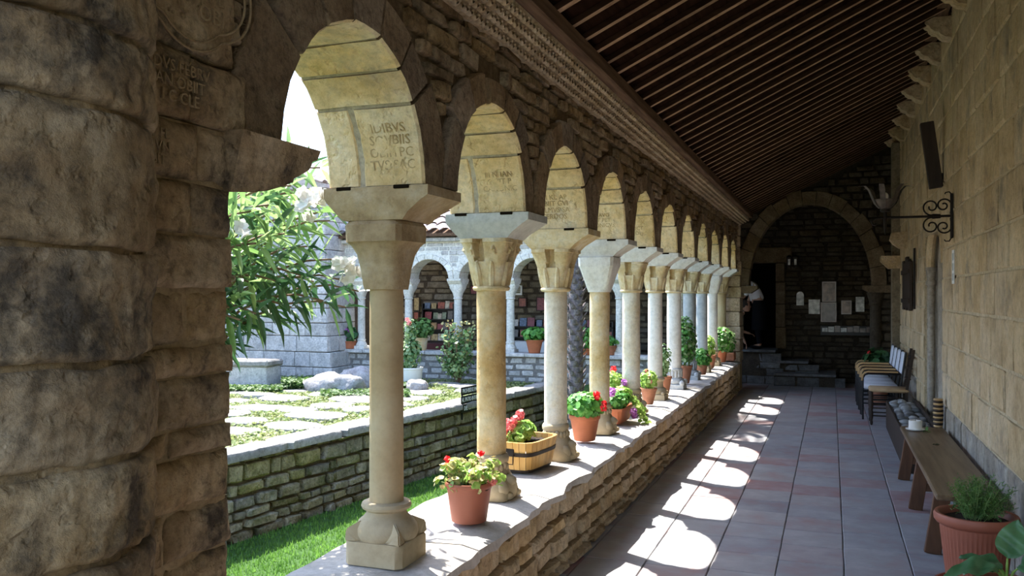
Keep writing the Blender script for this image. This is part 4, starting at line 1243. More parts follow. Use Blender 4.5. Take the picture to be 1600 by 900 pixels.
def cap_notched(col, mat, seed=0.0, vol=False, off=0.0):
    bm = B(); za, zb = Z1 + .165, Z1 + .262
    def fn(v, t):
        x, y, z = v
        if za < z < zb + .04:
            if abs(x - off) < .028 and y < 0: y = max(y, -.066)
            if abs(x - off) < .028 and y > 0: y = min(y, .066)
            if abs(y) < .028 and x > 0: x = min(x, .066)
            if abs(y) < .028 and x < 0: x = max(x, -.066)
        k = 1 + .05 * noise.noise(Vector((x * 20, y * 20, z * 12 + seed)))
        return Vector((x * k, y * k, z))
    lv = [(Z1+.028,.086,.086,2.2),(Z1+.05,.090,.090,2.4)]
    for k in range(1, 22):
        t = k / 21; z = Z1 + .05 + .215 * t
        r = .090 + .050 * t ** 1.3; lv.append((z, r, r, 2.4 + 5.5 * t))
    lv += [(Z1+.268,.147,.147,9),(Z1+.29,.147,.147,9),(Z1+.292,.13,.13,8)]
    loft(bm, lv, 96, fn=fn); cp = obj('capital', bm, mat, col, True, 38)
    bm = B(); pts = [(.092 * cos(2*pi*k/28), .092 * sin(2*pi*k/28), Z1 + .014) for k in range(28)]; tube(bm, pts, .015, 8, True)
    obj('neck_ring', bm, mat, col)
    for a in range(4):
        t = pi / 4 + a * pi / 2; u = Vector((cos(t), sin(t), 0)); w = Vector((-sin(t), cos(t), 0))
        for sgn in (-1, 1):
            pts = []
            for k in range(22):
                an = k * .42; rr_ = .034 * (1 - k / 26)
                c = u * (.150 - .012 * abs(sin(an))) + w * (sgn * .036); c.z = Z1 + .225
                pts.append(c + w * (rr_ * cos(an) * sgn * .8) + Vector((0, 0, rr_ * sin(an))))
            bm = B(); tube(bm, pts, .0065, 6)
            if vol: obj('volute', bm, mat, cp)
            else: bm.free()
    for a in range(8):
        t = a * pi / 4 + pi / 8; bm = B()
        P = [(Z1 + .03, .088), (Z1 + .09, .100), (Z1 + .14, .114), (Z1 + .165, .122), (Z1+.158,.128)]
        tube(bm, [(r * cos(t), r * sin(t), z) for z, r in P], [.016, .018, .014, .009, .004], 6); obj('crocket_leaf', bm, mat, cp)

def impost(col, mat, seed, x0=-.21, x1=.28, lx=.135):
    bm = B(); rows = []
    pr = [(Z2, -lx - .0, lx + .01, .135), (Z2 + .03, -lx - .03, lx + .04, .145), (Z2 + .075, x0 + .01, x1 - .035, .163), (Z2 + .095, x0, x1, .168), (Z3, x0, x1, .168)]
    V = []
    nx, ny = 10, 6
    for z, a, b_, h in pr:
        ring = []
        for i in range(nx): ring.append((a + (b_ - a) * i / nx, -h))
        for i in range(ny): ring.append((b_, -h + 2 * h * i / ny))
        for i in range(nx): ring.append((b_ + (a - b_) * i / nx, h))
        for i in range(ny): ring.append((a, h - 2 * h * i / ny))
        V.append([bm.verts.new((x + .004 * noise.noise(Vector((x * 9, y * 9, z * 9 + seed))), y + .004 * noise.noise(Vector((x * 11, z * 9, y + seed * 2))), z)) for x, y in ring])
    n = len(V[0])
    for A, C in zip(V, V[1:]):
        for j in range(n): bm.faces.new((A[j], A[(j+1) % n], C[(j+1) % n], C[j]))
    bm.faces.new(V[0][::-1]); bm.faces.new(V[-1])
    obj('impost', bm, mat, col, True, 30)
    for x in (-.12, .15):
        bm = B(); xx = x + .01 * sin(seed * 7); box(bm, xx - .036, xx + .036, -.1725, -.150, Z3 - .012, Z3 + .004, .003); obj('dark_slot', bm, M['hole'], col, True, 30)

CX = -1.81
specs = [
 ('tan column nearest the camera with smooth shaft on a moulded square base', 'c_tan', .074, 'flare', 'cap_brown', 'cap_brown', 'attic', 'base_tan', 0),
 ('golden ochre column behind the nearest pot, grey impost and carved beast base', 'c_ochre', .083, 'vol', 'cap_ochre', 'imp_grey', 'beast', 'base_tan', .004),
 ('pale pitted column beyond the wooden tub, crouching beast at its foot', 'c_pale', .081, 'notch', 'cap_ochre', 'cap_ochre', 'beast', 'base_tan', .003),
 ('fourth column with a plain whitish wedge capital, behind the bright red geranium', 'c_gold', .084, 'plain', 'cap_pale', 'cap_pale', 'beast', 'base_tan', .004),
 ('fifth column from the camera, rough pale shaft beside the mauve flower planter', 'c_pale', .086, 'notch', 'cap_ochre', 'cap_pale', 'beast', 'base_tan', .004),
 ('sixth column from the camera, pale shaft on a broad moulded cream base', 'c_white', .079, 'notch', 'cap_ochre', 'cap_pale', 'plain', 'base_tan', .002),
 ('seventh column from the camera, grey base with a tiny blind arcade', 'c_white', .088, 'notch', 'cap_ochre', 'cap_pale', 'arc', 'c_grey', .002),
 ('eighth column from the camera, blue-grey shaft behind the tall leafy pot', 'c_grey', .084, 'notch', 'cap_ochre', 'cap_pale', 'arc', 'c_grey', .001),
 ('ninth column from the camera, light grey shaft on a knobbed base', 'c_grey', .084, 'notch', 'cap_ochre', 'cap_pale', 'plain', 'base_tan', .001),
 ('tenth column from the camera, cream shaft beside the yellow-green pot', 'c_white', .082, 'plain', 'cap_pale', 'cap_pale', 'plain', 'base_tan', .001),
 ('eleventh and last column, set against the end pier of the arcade', 'c_tan', .082, 'notch', 'cap_brown', 'cap_pale', 'plain', 'base_tan', .003),
]
for k, (lab, sm, r, ck, cm, im, bk, bmt, worn) in enumerate(specs):
    c = thing('stone_column', lab, 'column', (CX, COLY[k], SILL + .004), 0, 'columns of the near arcade')
    {'attic': lambda: base_attic(c, M[bmt]), 'beast': lambda: base_beast(c, M[bmt], k * 1.7), 'plain': lambda: base_plain(c, M[bmt]), 'arc': lambda: base_arcaded(c, M[bmt])}[bk]()
    shaft(c, M[sm], r, k, worn, .98)
    {'flare': lambda: cap_flare(c, M[cm]), 'plain': lambda: cap_plain(c, M[cm]), 'vol': lambda: cap_notched(c, M[cm], 2.0, True, -.025), 'notch': lambda: cap_notched(c, M[cm], k * 1.3)}[ck]()
    impost(c, M[im], k + .3)

far_lab = ['far column just left of the cross arch, seen between the near columns', 'far column seen between the fifth and sixth near columns', 'far column hidden mostly behind the palm trunk',
           'far column to the left of the far potted green plant', 'slim far column behind the rose bush', 'far column right of the nearest tan column, by the white tub', 'far column by the purple potted flowers, left end']
for k, x in enumerate(FX):
    c = thing('stone_column', far_lab[k], 'column', (x, FY + .22, .54), 0, 'columns of the far arcade')
    bm = B(); loft(bm, [(0,.13,.13,12),(.06,.13,.13,12),(.07,.11,.11,6)], 20); obj('plinth', bm, M['pale'], c, True, 40)
    bm = B(); lathe(bm, [(.11,.06),(.12,.09),(.10,.13),(.085,.16),(.095,.2),(.08,.22)], 18); obj('torus_moulding', bm, M['pale'], c)
    bm = B(); lathe(bm, [(.082,.22),(.078,1.06)], 18); obj('shaft', bm, M['pale'], c)
    bm = B(); lathe(bm, [(.08,1.055),(.095,1.065),(.095,1.08),(.08,1.09)], 18); loft(bm, [(1.09,.082,.082,2.2),(1.18,.10,.10,3),(1.28,.14,.14,8),(1.33,.145,.145,9)], 24); obj('capital', bm, M['pale'], c, True, 40)
    bm = B(); box(bm, -.14, .14, -.14, .14, 1.33, 1.36); prism(bm, [(-.15,1.36),(-.22,1.43),(-.22,1.47),(.22,1.47),(.22,1.43),(.15,1.36)], 'x', -.15, .15); obj('impost', bm, M['pale'], c, False)

# inscriptions carved on the first arches (laid on the curved soffit)
def on_soffit(k, x0, ang0, sc=1.0):
    a, b_ = ARC[k]; yc, r = (a + b_) / 2, (b_ - a) / 2
    def f(co):
        t = radians(ang0) + co.y / r
        rr_ = r - .001 - co.z
        return (x0 - (-co.x) * 1.0, yc + rr_ * cos(t), SPR + (r + .015) / r * rr_ * sin(t))
    return f
for k, body, x0, a0, s in ((0, 'IDIBVS\nSOVBIIS\nOBIITPC\nTVS SAC', -1.69, 19, .055), (1, 'III N IAN\nOBIIT P\nCANONIC', -1.69, 21, .042), (2, 'VIII KL AP\nOBIIT GVI\nLELMVS SA\nCERDOS', -1.77, 19, .048), (3, 'II ID AVG\nOBIIT PET\nCANONICVS', -1.77, 20, .045), (4, 'VI KL OCT\nOBIIT IOH', -1.77, 20, .05)):
    o = text_obj('inscription', body, s, .0025, M['letters'], wl_, on_soffit(k, x0, a0))

# ================================================================ PLANT HELPERS
class LB:
    def __init__(s): s.v = []; s.f = []
    def leaf(s, p, d, n, L, W, fold=.15, curl=.0):
        d = d.normalized(); side = d.cross(n)
        if side.length < 1e-4: side = d.orthogonal()
        side.normalize(); n = side.cross(d).normalized(); b0 = len(s.v)
        dn = Vector((0, 0, -1)) * curl * L
        s.v += [p, p + d * L * .35 + side * W * .5 + n * fold * W, p + d * L * .35 - n * 0 + dn * .12, p + d * L * .35 - side * W * .5 + n * fold * W,
                p + d * L * .75 + side * W * .36 + n * fold * W * .7 + dn * .55, p + d * L * .75 + dn * .55, p + d * L * .75 - side * W * .36 + n * fold * W * .7 + dn * .55, p + d * L + dn]
        s.f += [[b0, b0+1, b0+2], [b0, b0+2, b0+3], [b0+1, b0+4, b0+5, b0+2], [b0+2, b0+5, b0+6, b0+3], [b0+4, b0+7, b0+5], [b0+5, b0+7, b0+6]]
    def disc(s, p, n, r, rr, wav=.18):
        n = n.normalized(); a = n.orthogonal().normalized(); b_ = n.cross(a); b0 = len(s.v); k = 7
        s.v.append(p)
        o = rr.uniform(0, 6)
        for i in range(k):
            t = 2 * pi * i / k + o; q = r * rr.uniform(.82, 1.1)
            s.v.append(p + a * (q * cos(t)) + b_ * (q * sin(t)) + n * (r * wav * rr.uniform(.2, 1.6)))
        s.f += [[b0, b0 + 1 + i, b0 + 1 + (i + 1) % k] for i in range(k)]
    def blade(s, p, d, L, W):
        side = d.cross(Vector((R.uniform(-1,1), R.uniform(-1,1), .2))).normalized(); b0 = len(s.v)
        s.v += [p - side * W / 2, p + side * W / 2, p + d * L]; s.f.append([b0, b0+1, b0+2])
    def make(s, name, mat, parent=None, smooth=True, stuff=True):
        o = pyobj(name, s.v, s.f, mat, parent, smooth)
        if stuff: o['kind'] = 'stuff'
        return o

def rdir(rr, up=0.0):
    while True:
        v = Vector((rr.uniform(-1,1), rr.uniform(-1,1), rr.uniform(-1,1)))
        if .05 < v.length < 1: return (v.normalized() + Vector((0, 0, up))).normalized()

def mound(lb, c, rx, ry, rz, n, r, rr, up=.6, fill=.35):
    for _ in range(n):
        d = rdir(rr, .15); k = 1 - fill * rr.random() ** 1.5
        p = Vector((c[0] + d.x * rx * k, c[1] + d.y * ry * k, c[2] + d.z * rz * k))
        lb.disc(p, (d * 1.0 + Vector((0, 0, up)) + rdir(rr) * .5), r * rr.uniform(.6, 1.15), rr)

def flower_ball(parent, c, r, mat, rr, n=26, pr=.012, name='flower_head'):
    lb = LB()
    for _ in range(n):
        d = rdir(rr, .1); lb.disc(Vector(c) + d * r * rr.uniform(.6, 1), d + rdir(rr) * .4, pr * rr.uniform(.8, 1.3), rr, .25)
    return lb.make(name, mat, parent, False, False)

def pot_round(t, rt, rb, h, mat, rim=.025, flutes=0, soil=True):
    bm = B()
    md = (lambda th, r, z: r * (1 + (.012 * (1 if int(th / (2 * pi) * flutes * 2 + .01) % 2 else -1) if .12 * h < z < h - rim * 2.2 and r > rb * .9 else 0))) if flutes else None
    ri = rt * 1.0
    pf = [(rb * .92, 0), (rb, .004)]
    for k in range(1, 8): pf.append((rb + (rt * .92 - rb) * k / 8, (h - rim) * k / 8))
    pf += [(rt * .93, h - rim - .003), (rt * .985, h - rim), (rt, h - rim * .7), (rt, h - .004), (rt * .985, h), (rt * .93, h), (rt * .91, h - .006), (rt * .88, h - .03)]
    lathe(bm, pf, 72 if flutes else 32, mod=md); po_ = obj('pot', bm, mat, t, True, 35)
    if soil:
        bm = B(); lathe(bm, [(rt * .9, h - .032), (rt * .9, h - .03), (rt * .5, h - .02), (.01, h - .018)], 20); jitter(bm, .008, 40); obj('soil', bm, M['soil'], po_)

# ================================================================ POTS ON THE SILL
SZ = SILL + .016
rr = random.Random(5)
# 1 sparse dry geranium in plain pot
t = thing('potted_geranium', 'half-dry geranium with pink tips in a brown pot between the two nearest columns', 'potted plant', (-1.70, 3.98, SZ))
pot_round(t, .122, .088, .20, M['plasticpot'], .022)
lb = LB(); lb2 = LB(); bm = B()
for k in range(46):
    a = rr.uniform(0, 2*pi); q = rr.uniform(.02, .165); z = rr.uniform(.22, .32) - q * .3
    p = Vector((q * cos(a), q * sin(a), z)); tube(bm, [(p.x * .3, p.y * .3, .18), (p.x * .8, p.y * .8, z * .8 + .03), p], .003, 5)
    for j in range(9):
        d = rdir(rr, .3); (lb if rr.random() < .55 else lb2).disc(p + d * rr.uniform(.005, .035), d + Vector((0,0,.5)), rr.uniform(.011, .022), rr, .35)
obj('stems', bm, M['gstem'], t)['kind'] = 'stuff'
lb.make('dry_leaves', M['ger_dry'], t); lb2.make('foliage', M['ger2'], t)
for p in ((.05,.03,.335),(-.12,.0,.30),(-.11,-.03,.27),(.12,-.02,.22),(.13,.0,.20)):
    flower_ball(t, p, .016, M['pink'] if p[2] < .25 else M['red'], rr, 14, .009)
# 2 wooden tub
t = thing('wooden_tub_planter', 'honey-coloured wooden tub with iron band, coral geraniums and dark soil', 'planter', (-1.885, 5.36, SZ), radians(-7))
bm = B(); loft(bm, [(.0,.115,.19,7),(.02,.12,.195,7)], 40); obj('base', bm, M['darkw'], t, True, 40)
def tub_pt(th, z, k=1.0):
    a, b_ = (.122 + .03 * z / .19) * k, (.20 + .035 * z / .19) * k; r = sup(th, a, b_, 5); return (r * cos(th), r * sin(th), z)
NS = 34
for k in range(NS):
    t0, t1 = 2*pi*k/NS + .006, 2*pi*(k+1)/NS - .006; bm = B()
    o_ = [bm.verts.new(tub_pt(a, z)) for z in (.018, .195) for a in (t0, t1)]; i_ = [bm.verts.new(tub_pt(a, z, .90)) for z in (.018, .195) for a in (t0, t1)]
    for q in ((o_[0],o_[1],o_[3],o_[2]), (i_[1],i_[0],i_[2],i_[3]), (o_[2],o_[3],i_[3],i_[2]), (o_[0],o_[2],i_[2],i_[0]), (o_[1],i_[1],i_[3],o_[3])): bm.faces.new(q)
    bmesh.ops.recalc_face_normals(bm, faces=bm.faces[:]); obj('stave', bm, M['tubw'], t, False)
bm = B()
for z0, z1 in ((.105, .130),):
    A = [[bm.verts.new(tub_pt(2*pi*j/60, z, 1.025 if z < .2 else 1)) for j in range(60)] for z in (z0, z1)]
    for j in range(60): bm.faces.new((A[0][j], A[0][(j+1)%60], A[1][(j+1)%60], A[1][j]))
obj('iron_band', bm, M['iron'], t)
bm = B(); box(bm, -.03, .03, -.232, -.218, .105, .155, .004); tube(bm, [(-.028,-.235,.115),(-.032,-.25,.06),(.032,-.25,.06),(.028,-.235,.115)], .004, 6); obj('handle', bm, M['iron'], t)
bm = B(); loft(bm, [(.15,.115,.19,5),(.165,.112,.188,5),(.17,.08,.15,4),(.172,.01,.01,2)], 40); jitter(bm, .014, 60); obj('soil', bm, M['soil'], t)
lb = LB(); mound(lb, (-.02, .0, .235), .075, .10, .06, 210, .026, rr); mound(lb, (-.02,-.10,.21), .06, .06, .04, 70, .02, rr); lb.make('foliage', M['ger2'], t)
for p in ((-.07,-.12,.29),(-.04,-.06,.31),(-.09,-.15,.25),(-.03,-.02,.34),(-.06,-.09,.27),(-.1,-.17,.22)): flower_ball(t, p, .032, M['pink'], rr, 26, .014)
bm = B()
for p in ((-.07,-.12,.29),(-.04,-.06,.31),(-.09,-.15,.25),(-.03,-.02,.34)): tube(bm, [(p[0]*.6, p[1]*.6, .16), p], .003, 5)
obj('stems', bm, M['gstem'], t)['kind'] = 'stuff'
# 3 lush red geranium
t = thing('potted_geranium', 'bushy green geranium with bright red flowers in a terracotta pot', 'potted plant', (-1.80, 6.50, SZ))
pot_round(t, .122, .082, .20, M['terra'], .03)
lb = LB(); mound(lb, (0,0,.265), .15, .15, .105, 520, .027, rr, .4, .5); lb.make('foliage', M['ger'], t)
for p in ((.115,-.05,.345),(.155,-.02,.29),(.16,-.05,.265),(.10,-.02,.36)): flower_ball(t, p, .027, M['red'], rr, 24, .012)
# 4 rectangular planter with mauve flowers
t = thing('trailing_planter', 'rectangular terracotta trough with mauve geraniums trailing over the sill', 'planter', (-1.80, 7.60, SZ))
bm = B(); loft(bm, [(0,.07,.20,9),(.01,.075,.205,9),(.11,.092,.23,9),(.112,.10,.24,9),(.135,.102,.242,9),(.135,.09,.23,9),(.11,.085,.22,9)], 40); obj('pot', bm, M['terra'], t, True, 35)
bm = B(); loft(bm, [(.108,.086,.22,9),(.11,.05,.1,4)], 30); obj('soil', bm, M['soil'], t)
lb = LB(); mound(lb, (0,-.02,.19), .12, .22, .08, 380, .024, rr, .4, .5); lb.make('foliage', M['ger'], t)
lb = LB()
for k in range(10):
    y0 = rr.uniform(.0, .22)
    for j in range(13):
        p = Vector((.09 + .012 * j + rr.uniform(-.02,.02), y0 + rr.uniform(-.02,.02) , .20 - .0014 * j * j - .002 * j)); lb.disc(p, Vector((1, -.6, .8)) + rdir(rr) * .6, rr.uniform(.015, .024), rr)
mound(lb, (.02,.1,.24), .09, .10, .06, 100, .022, rr)
lb.make('trailing_foliage', M['ger2'], t)
for p in ((.0,-.20,.29),(.03,.14,.33),(.15,-.02,.09),(.155,-.01,.06),(.0,-.22,.27)): flower_ball(t, p, .03, M['purple'], rr, 26, .014)
# 5.. smaller pots
def simple_pot(lab, x, y, rt, rb, h, mat, fol, fr, n, lr, flowers=(), z=SZ, name='potted_geranium', fz=0.0, second=None):
    t = thing(name, lab, 'potted plant', (x, y, z)); pot_round(t, rt, rb, h, mat, .02)
    lb = LB(); mound(lb, (0, 0, h + fr[2] * .75 + fz), fr[0], fr[1], fr[2], n, lr, rr, .4, .6); lb.make('foliage', M[fol], t)
    if second:
        lb = LB(); mound(lb, (0, 0, h + fr[2] * .8 + fz), fr[0] * 1.05, fr[1] * 1.05, fr[2], n // 2, lr, rr, .4, .4); lb.make('young_foliage', M[second], t)
    bm = B()
    for k in range(6):
        a = rr.uniform(0, 6.3); tube(bm, [(0,0,h - .03), (fr[0]*.4*cos(a), fr[1]*.4*sin(a), h + fr[2] * 1.2)], .004, 5)
    obj('stems', bm, M['gstem'], t)['kind'] = 'stuff'
    for p, r_, m_ in flowers: flower_ball(t, p, r_, M[m_], rr, 18, .011)
    return t
simple_pot('lime-leaved geranium with pink and white flowers in a small flared pot', -1.77, 8.86, .088, .045, .17, M['terra2'], 'ger2', (.09,.09,.11), 240, .02, [((.02,-.03,.28),.025,'pink'),((.03,-.04,.24),.025,'pink'),((-.02,0,.34),.02,'pink')])
simple_pot('tall lime geranium seen behind the trailing planter, one red bloom on top', -1.95, 8.05, .075, .05, .14, M['terra2'], 'ger2', (.11,.13,.15), 260, .026, [((-.02,.12,.42),.026,'red'),((-.03,.12,.40),.024,'red')])
simple_pot('slender plant with dull green leaves in a pale clay pot by the sixth column', -1.80, 9.88, .095, .06, .20, M['terra2'], 'rose', (.09,.09,.20), 260, .022, [], fz=.02)
simple_pot('tall airy shrub in a deep clay pot in front of the eighth column', -1.76, 11.15, .10, .055, .23, M['terra2'], 'rose', (.15,.15,.34), 700, .024, [], second='ger', fz=.02)
simple_pot('dark green geranium with a pink bloom hiding its low pot', -1.74, 12.45, .10, .07, .14, M['terra2'], 'ger', (.15,.15,.13), 380, .028, [((.10,-.04,.26),.035,'pink')])
simple_pot('yellow-green upright plant in a clay pot by the tenth column', -1.78, 13.60, .12, .08, .20, M['terra2'], 'ger2', (.11,.11,.17), 300, .024)
simple_pot('tall red-flowered bush in a clay pot beside the end pier', -1.74, 14.85, .11, .075, .20, M['terra'], 'ger', (.24,.24,.22), 620, .028, [((.08,-.1,.50),.035,'red'),((-.1,-.12,.40),.035,'red'),((.0,-.1,.36),.03,'red'),((-.15,-.05,.30),.03,'red'),((-.18,0,.62),.03,'red')], second='rose')
t = thing('clay_trough', 'low dark clay trough with leaves at the very end of the sill', 'planter', (-1.68, 15.33, SZ))
bm = B(); box(bm, -.12, .12, -.15, .15, 0, .14, .01); obj('pot', bm, M['terra2'], t, False)
lb = LB(); mound(lb, (0,0,.2), .12, .14, .08, 120, .026, rr); lb.make('foliage', M['ger'], t)

# pots on the far sill
FZ = .545
def far_pot(lab, px, rt, rb, h, fol, fr, n, lr, flowers=(), mat='terra', yoff=.12, name='potted_plant'):
    p = onY(px, 500, FY + yoff); return simple_pot(lab, p.x, FY + yoff, rt, rb, h, M[mat], fol, fr, n, lr, flowers, z=FZ, name=name)
far_pot('mauve flowers in a low clay pot on the far sill, under the oleander', 545, .17, .14, .16, 'darkleaf', (.22,.18,.18), 200, .05, [((rr.uniform(-.2,.2), -.12, rr.uniform(.22,.45)), .035, 'purple') for _ in range(9)])
far_pot('light green bushy plant in a sandy pot on the far sill', 657, .17, .12, .26, 'fern', (.30,.22,.24), 320, .045, mat='c_gold')
far_pot('broad green leaves over a plain terracotta pot on the far sill', 835, .18, .11, .26, 'ger', (.26,.2,.14), 160, .06)
far_pot('compact green box bush in a wide clay bowl on the far sill', 915, .26, .22, .12, 'ger', (.24,.2,.22), 320, .04)
far_pot('clay pot with sparse reddish plant beyond the fourth column', 950, .17, .13, .18, 'ger', (.2,.18,.10), 120, .04, [((-.05,-.1,.30),.04,'red')], mat='terra2')

# ================================================================ GARDEN THINGS
# stone trough
t = thing('stone_trough', 'rough pale stone trough with a lip at the foot of the corner building', 'trough', tuple(at(393, 597, 16.2))[:2] + (-.04,), YAW * .3)
bm = B(); box(bm, -.46, .46, -.28, .28, 0, .40, .02); bmesh.ops.subdivide_edges(bm, edges=bm.edges[:], cuts=3, use_grid_fill=True); jitter(bm, .02, 6); obj('body', bm, M['grey'], t, True, 25)
bm = B(); box(bm, -.50, .50, -.32, .32, .40, .52, .03); bmesh.ops.subdivide_edges(bm, edges=bm.edges[:], cuts=2, use_grid_fill=True); jitter(bm, .02, 5); obj('rim', bm, M['slab'], t, True, 25)
for lab, px, py, d, r, sq, seed in (('large grey boulder lying left in the weeds', 516, 590, 15.4, .40, (1.15,.9,.62), 1.0), ('tan-grey boulder leaning against the large grey one', 543, 590, 15.2, .34, (.9,.8,.75), 4.0), ('pale boulder tucked behind the other two', 556, 583, 16.0, .36, (1.1,.8,.75), 7.0), ('small white stone in front of the white tub', 652, 588, 15.4, .16, (1.3,1,.8), 9.0)):
    bm = B(); ball(bm, (0,0,0), r, 3, sq, .35, 1.6, seed)
    for v in bm.verts: v.co.z = max(v.co.z, -.1)
    o = obj('boulder', bm, M['rockm'], None, True, 0); o.location = (*tuple(at(px, py, d))[:2], .06); tag(o, lab, 'rock', 'boulders in the garden' if r > .3 else None)
t = thing('white_tub_planter', 'white oval tub holding a leafy climbing shrub', 'planter', tuple(at(640, 590, 16.4))[:2] + (-.03,))
bm = B(); lathe(bm, [(.20,0),(.22,.05),(.25,.30),(.26,.31),(.26,.34),(.24,.34),(.22,.28)], 28); obj('pot', bm, M['white'], t)
bm = B(); lathe(bm, [(.23,.30),(.01,.30)], 16); obj('soil', bm, M['soil'], t)
lb = LB(); mound(lb, (.02,0,.60), .22, .22, .32, 420, .045, rr, .4, .7); mound(lb, (.0,0,1.0), .14, .14, .28, 140, .04, rr, .4, .7); lb.make('foliage', M['rose'], t)
for p in ((.0,-.1,1.25),(.05,-.1,1.18)): flower_ball(t, p, .05, M['pink'], rr, 14, .02)
p = at(716, 592, 16.6)
t = thing('rose_bush', 'large rose bush with reddish young leaves before the far low wall', 'bush', (p.x, p.y, -.05))
lb = LB(); bm = B()
for k in range(42):
    a = rr.uniform(0, 2*pi); q = rr.uniform(.05, .42); z = rr.uniform(.5, 1.12) if q < .3 else rr.uniform(.3, .9); tip = Vector((q * cos(a), q * sin(a) * .8, z))
    tube(bm, [(0,0,0), tip * .5 + Vector((0,0,.1)), tip], .008, 5)
    for j in range(34):
        s = rr.uniform(.3, 1.05); lb.disc(tip * s + Vector((0,0,.1)) * (1 - s) + rdir(rr) * rr.uniform(.02, .11), rdir(rr, .7), rr.uniform(.022, .045), rr)
lb.make('foliage', M['rose'], t); obj('stems', bm, M['stem'], t)['kind'] = 'stuff'
lb = LB()
for k in range(90):
    a = rr.uniform(0, 2*pi); q = rr.uniform(.1, .42); lb.disc(Vector((q*cos(a), q*sin(a)*.8, rr.uniform(.85, 1.25))), rdir(rr, .7), rr.uniform(.02, .035), rr)
lb.make('young_foliage', M['ger_dry'], t)
# sign at the edge of the terrace
p0 = Vector((TE(12.15) + .02, 12.15, 0)); sa = ang_t
t = thing('notice_sign', 'black sign with three white lines of Spanish text on the terrace edge', 'sign', (p0.x, p0.y, -.14), sa)
for k, line in enumerate(('PROHIBIDO PASAR', 'AL PATIO INTERIOR', 'DEL CLAUSTRO')):
    bm = B(); z1 = .40 - k * .135; box(bm, 0, .62, -.012, .0, z1 - .122, z1, .003); obj('plate', bm, M['steel'], t, False)
    text_obj('lettering', line, .072, .0015, M['white'], t, (lambda z: (lambda co: (.31 + co.x * .92, -.014 - co.z, z + co.y * 1.35)))(z1 - .061))
for x in (.06, .56):
    bm = B(); stick(bm, (x, .012, -.1), (x, .012, .38), .02); obj('post', bm, M['steel'], t, False)

# palm between the third and fourth column
t = thing('palm_tree', 'shaggy grey palm trunk standing in the courtyard lawn behind the columns', 'tree', (-3.66, 12.72, -.95))
bm = B(); lathe(bm, [(.15,0),(.13,.3),(.115,1),(.105,2.5),(.10,5.8)], 16); jitter(bm, .01, 6); obj('trunk', bm, M['bark'], t)
bm = B(); rp_ = random.Random(3)
for k in range(300):
    z = .1 + k * .0185; a = k * 2.4; u = Vector((cos(a), sin(a), 0)); w = Vector((-sin(a), cos(a), 0)); r = .11 + .02 * (1 - z / 6)
    P = [u * (r - .02) + w * .05 + Vector((0,0,z)), u * (r - .02) - w * .05 + Vector((0,0,z)), u * (r + .05) + w * .02 + Vector((0,0,z + .09)), u * (r + .05) - w * .02 + Vector((0,0,z + .09)), u * (r + .02) + Vector((0,0,z + .02))]
    V = [bm.verts.new(q) for q in P]
    for f in ((0,1,4),(1,3,4),(3,2,4),(2,0,4),(0,2,3,1)): bm.faces.new([V[i] for i in f])
o = obj('frond_stubs', bm, M['bark'], t, False); o['kind'] = 'stuff'
for k in range(26):
    lb = LB(); a = k * 2.4; el = .9 - (k / 26) * 1.3; u = Vector((cos(a), sin(a), 0)); L = rp_.uniform(1.2, 1.6); prev = Vector((0, 0, 5.75))
    for j in range(24):
        s = j / 23; p = Vector((0,0,5.75)) + u * (L * s * cos(el)) + Vector((0,0, L * s * sin(el) - .7 * L * s * s)); dd = (p - prev) if j else u; prev = p
        for sg in (-1, 1):
            w = u.cross(Vector((0,0,1))) * sg; lb.leaf(p, w + u * .6 + Vector((0,0,-.3)), Vector((0,0,1)), .34 * (1 - .5 * s), .035)
    lb.make('frond', M['darkleaf'], t, True, False)

# oleander
t = thing('oleander', 'tall oleander shrub with long narrow leaves and white blossoms beside the pier', 'shrub', (-3.0, 3.0, -.95))
base = Vector((-3.0, 3.0, -.95))
ro = random.Random(21)
tips = [(500,262,4.3),(478,300,4.2),(455,290,4.0),(540,330,4.5),(515,345,4.4),(420,320,3.7),(392,330,3.6),(445,365,3.9),(400,380,3.6),(480,385,4.2),(520,405,4.4),(560,455,4.6),(540,480,4.5),
        (470,430,4.1),(430,440,3.8),(388,440,3.6),(505,470,4.3),(455,480,4.0),(400,490,3.6),(375,500,3.5),(545,440,4.5),(385,400,3.8),(500,320,4.5),(465,340,4.4),(370,360,3.6),(425,405,4.2),(490,440,4.6),
        (340,300,3.6),(330,360,3.5),(310,420,3.6),(340,460,3.5),(300,330,3.9),(400,300,4.6),(440,275,4.8),(520,300,4.9)]
leaves = []; bm = B()
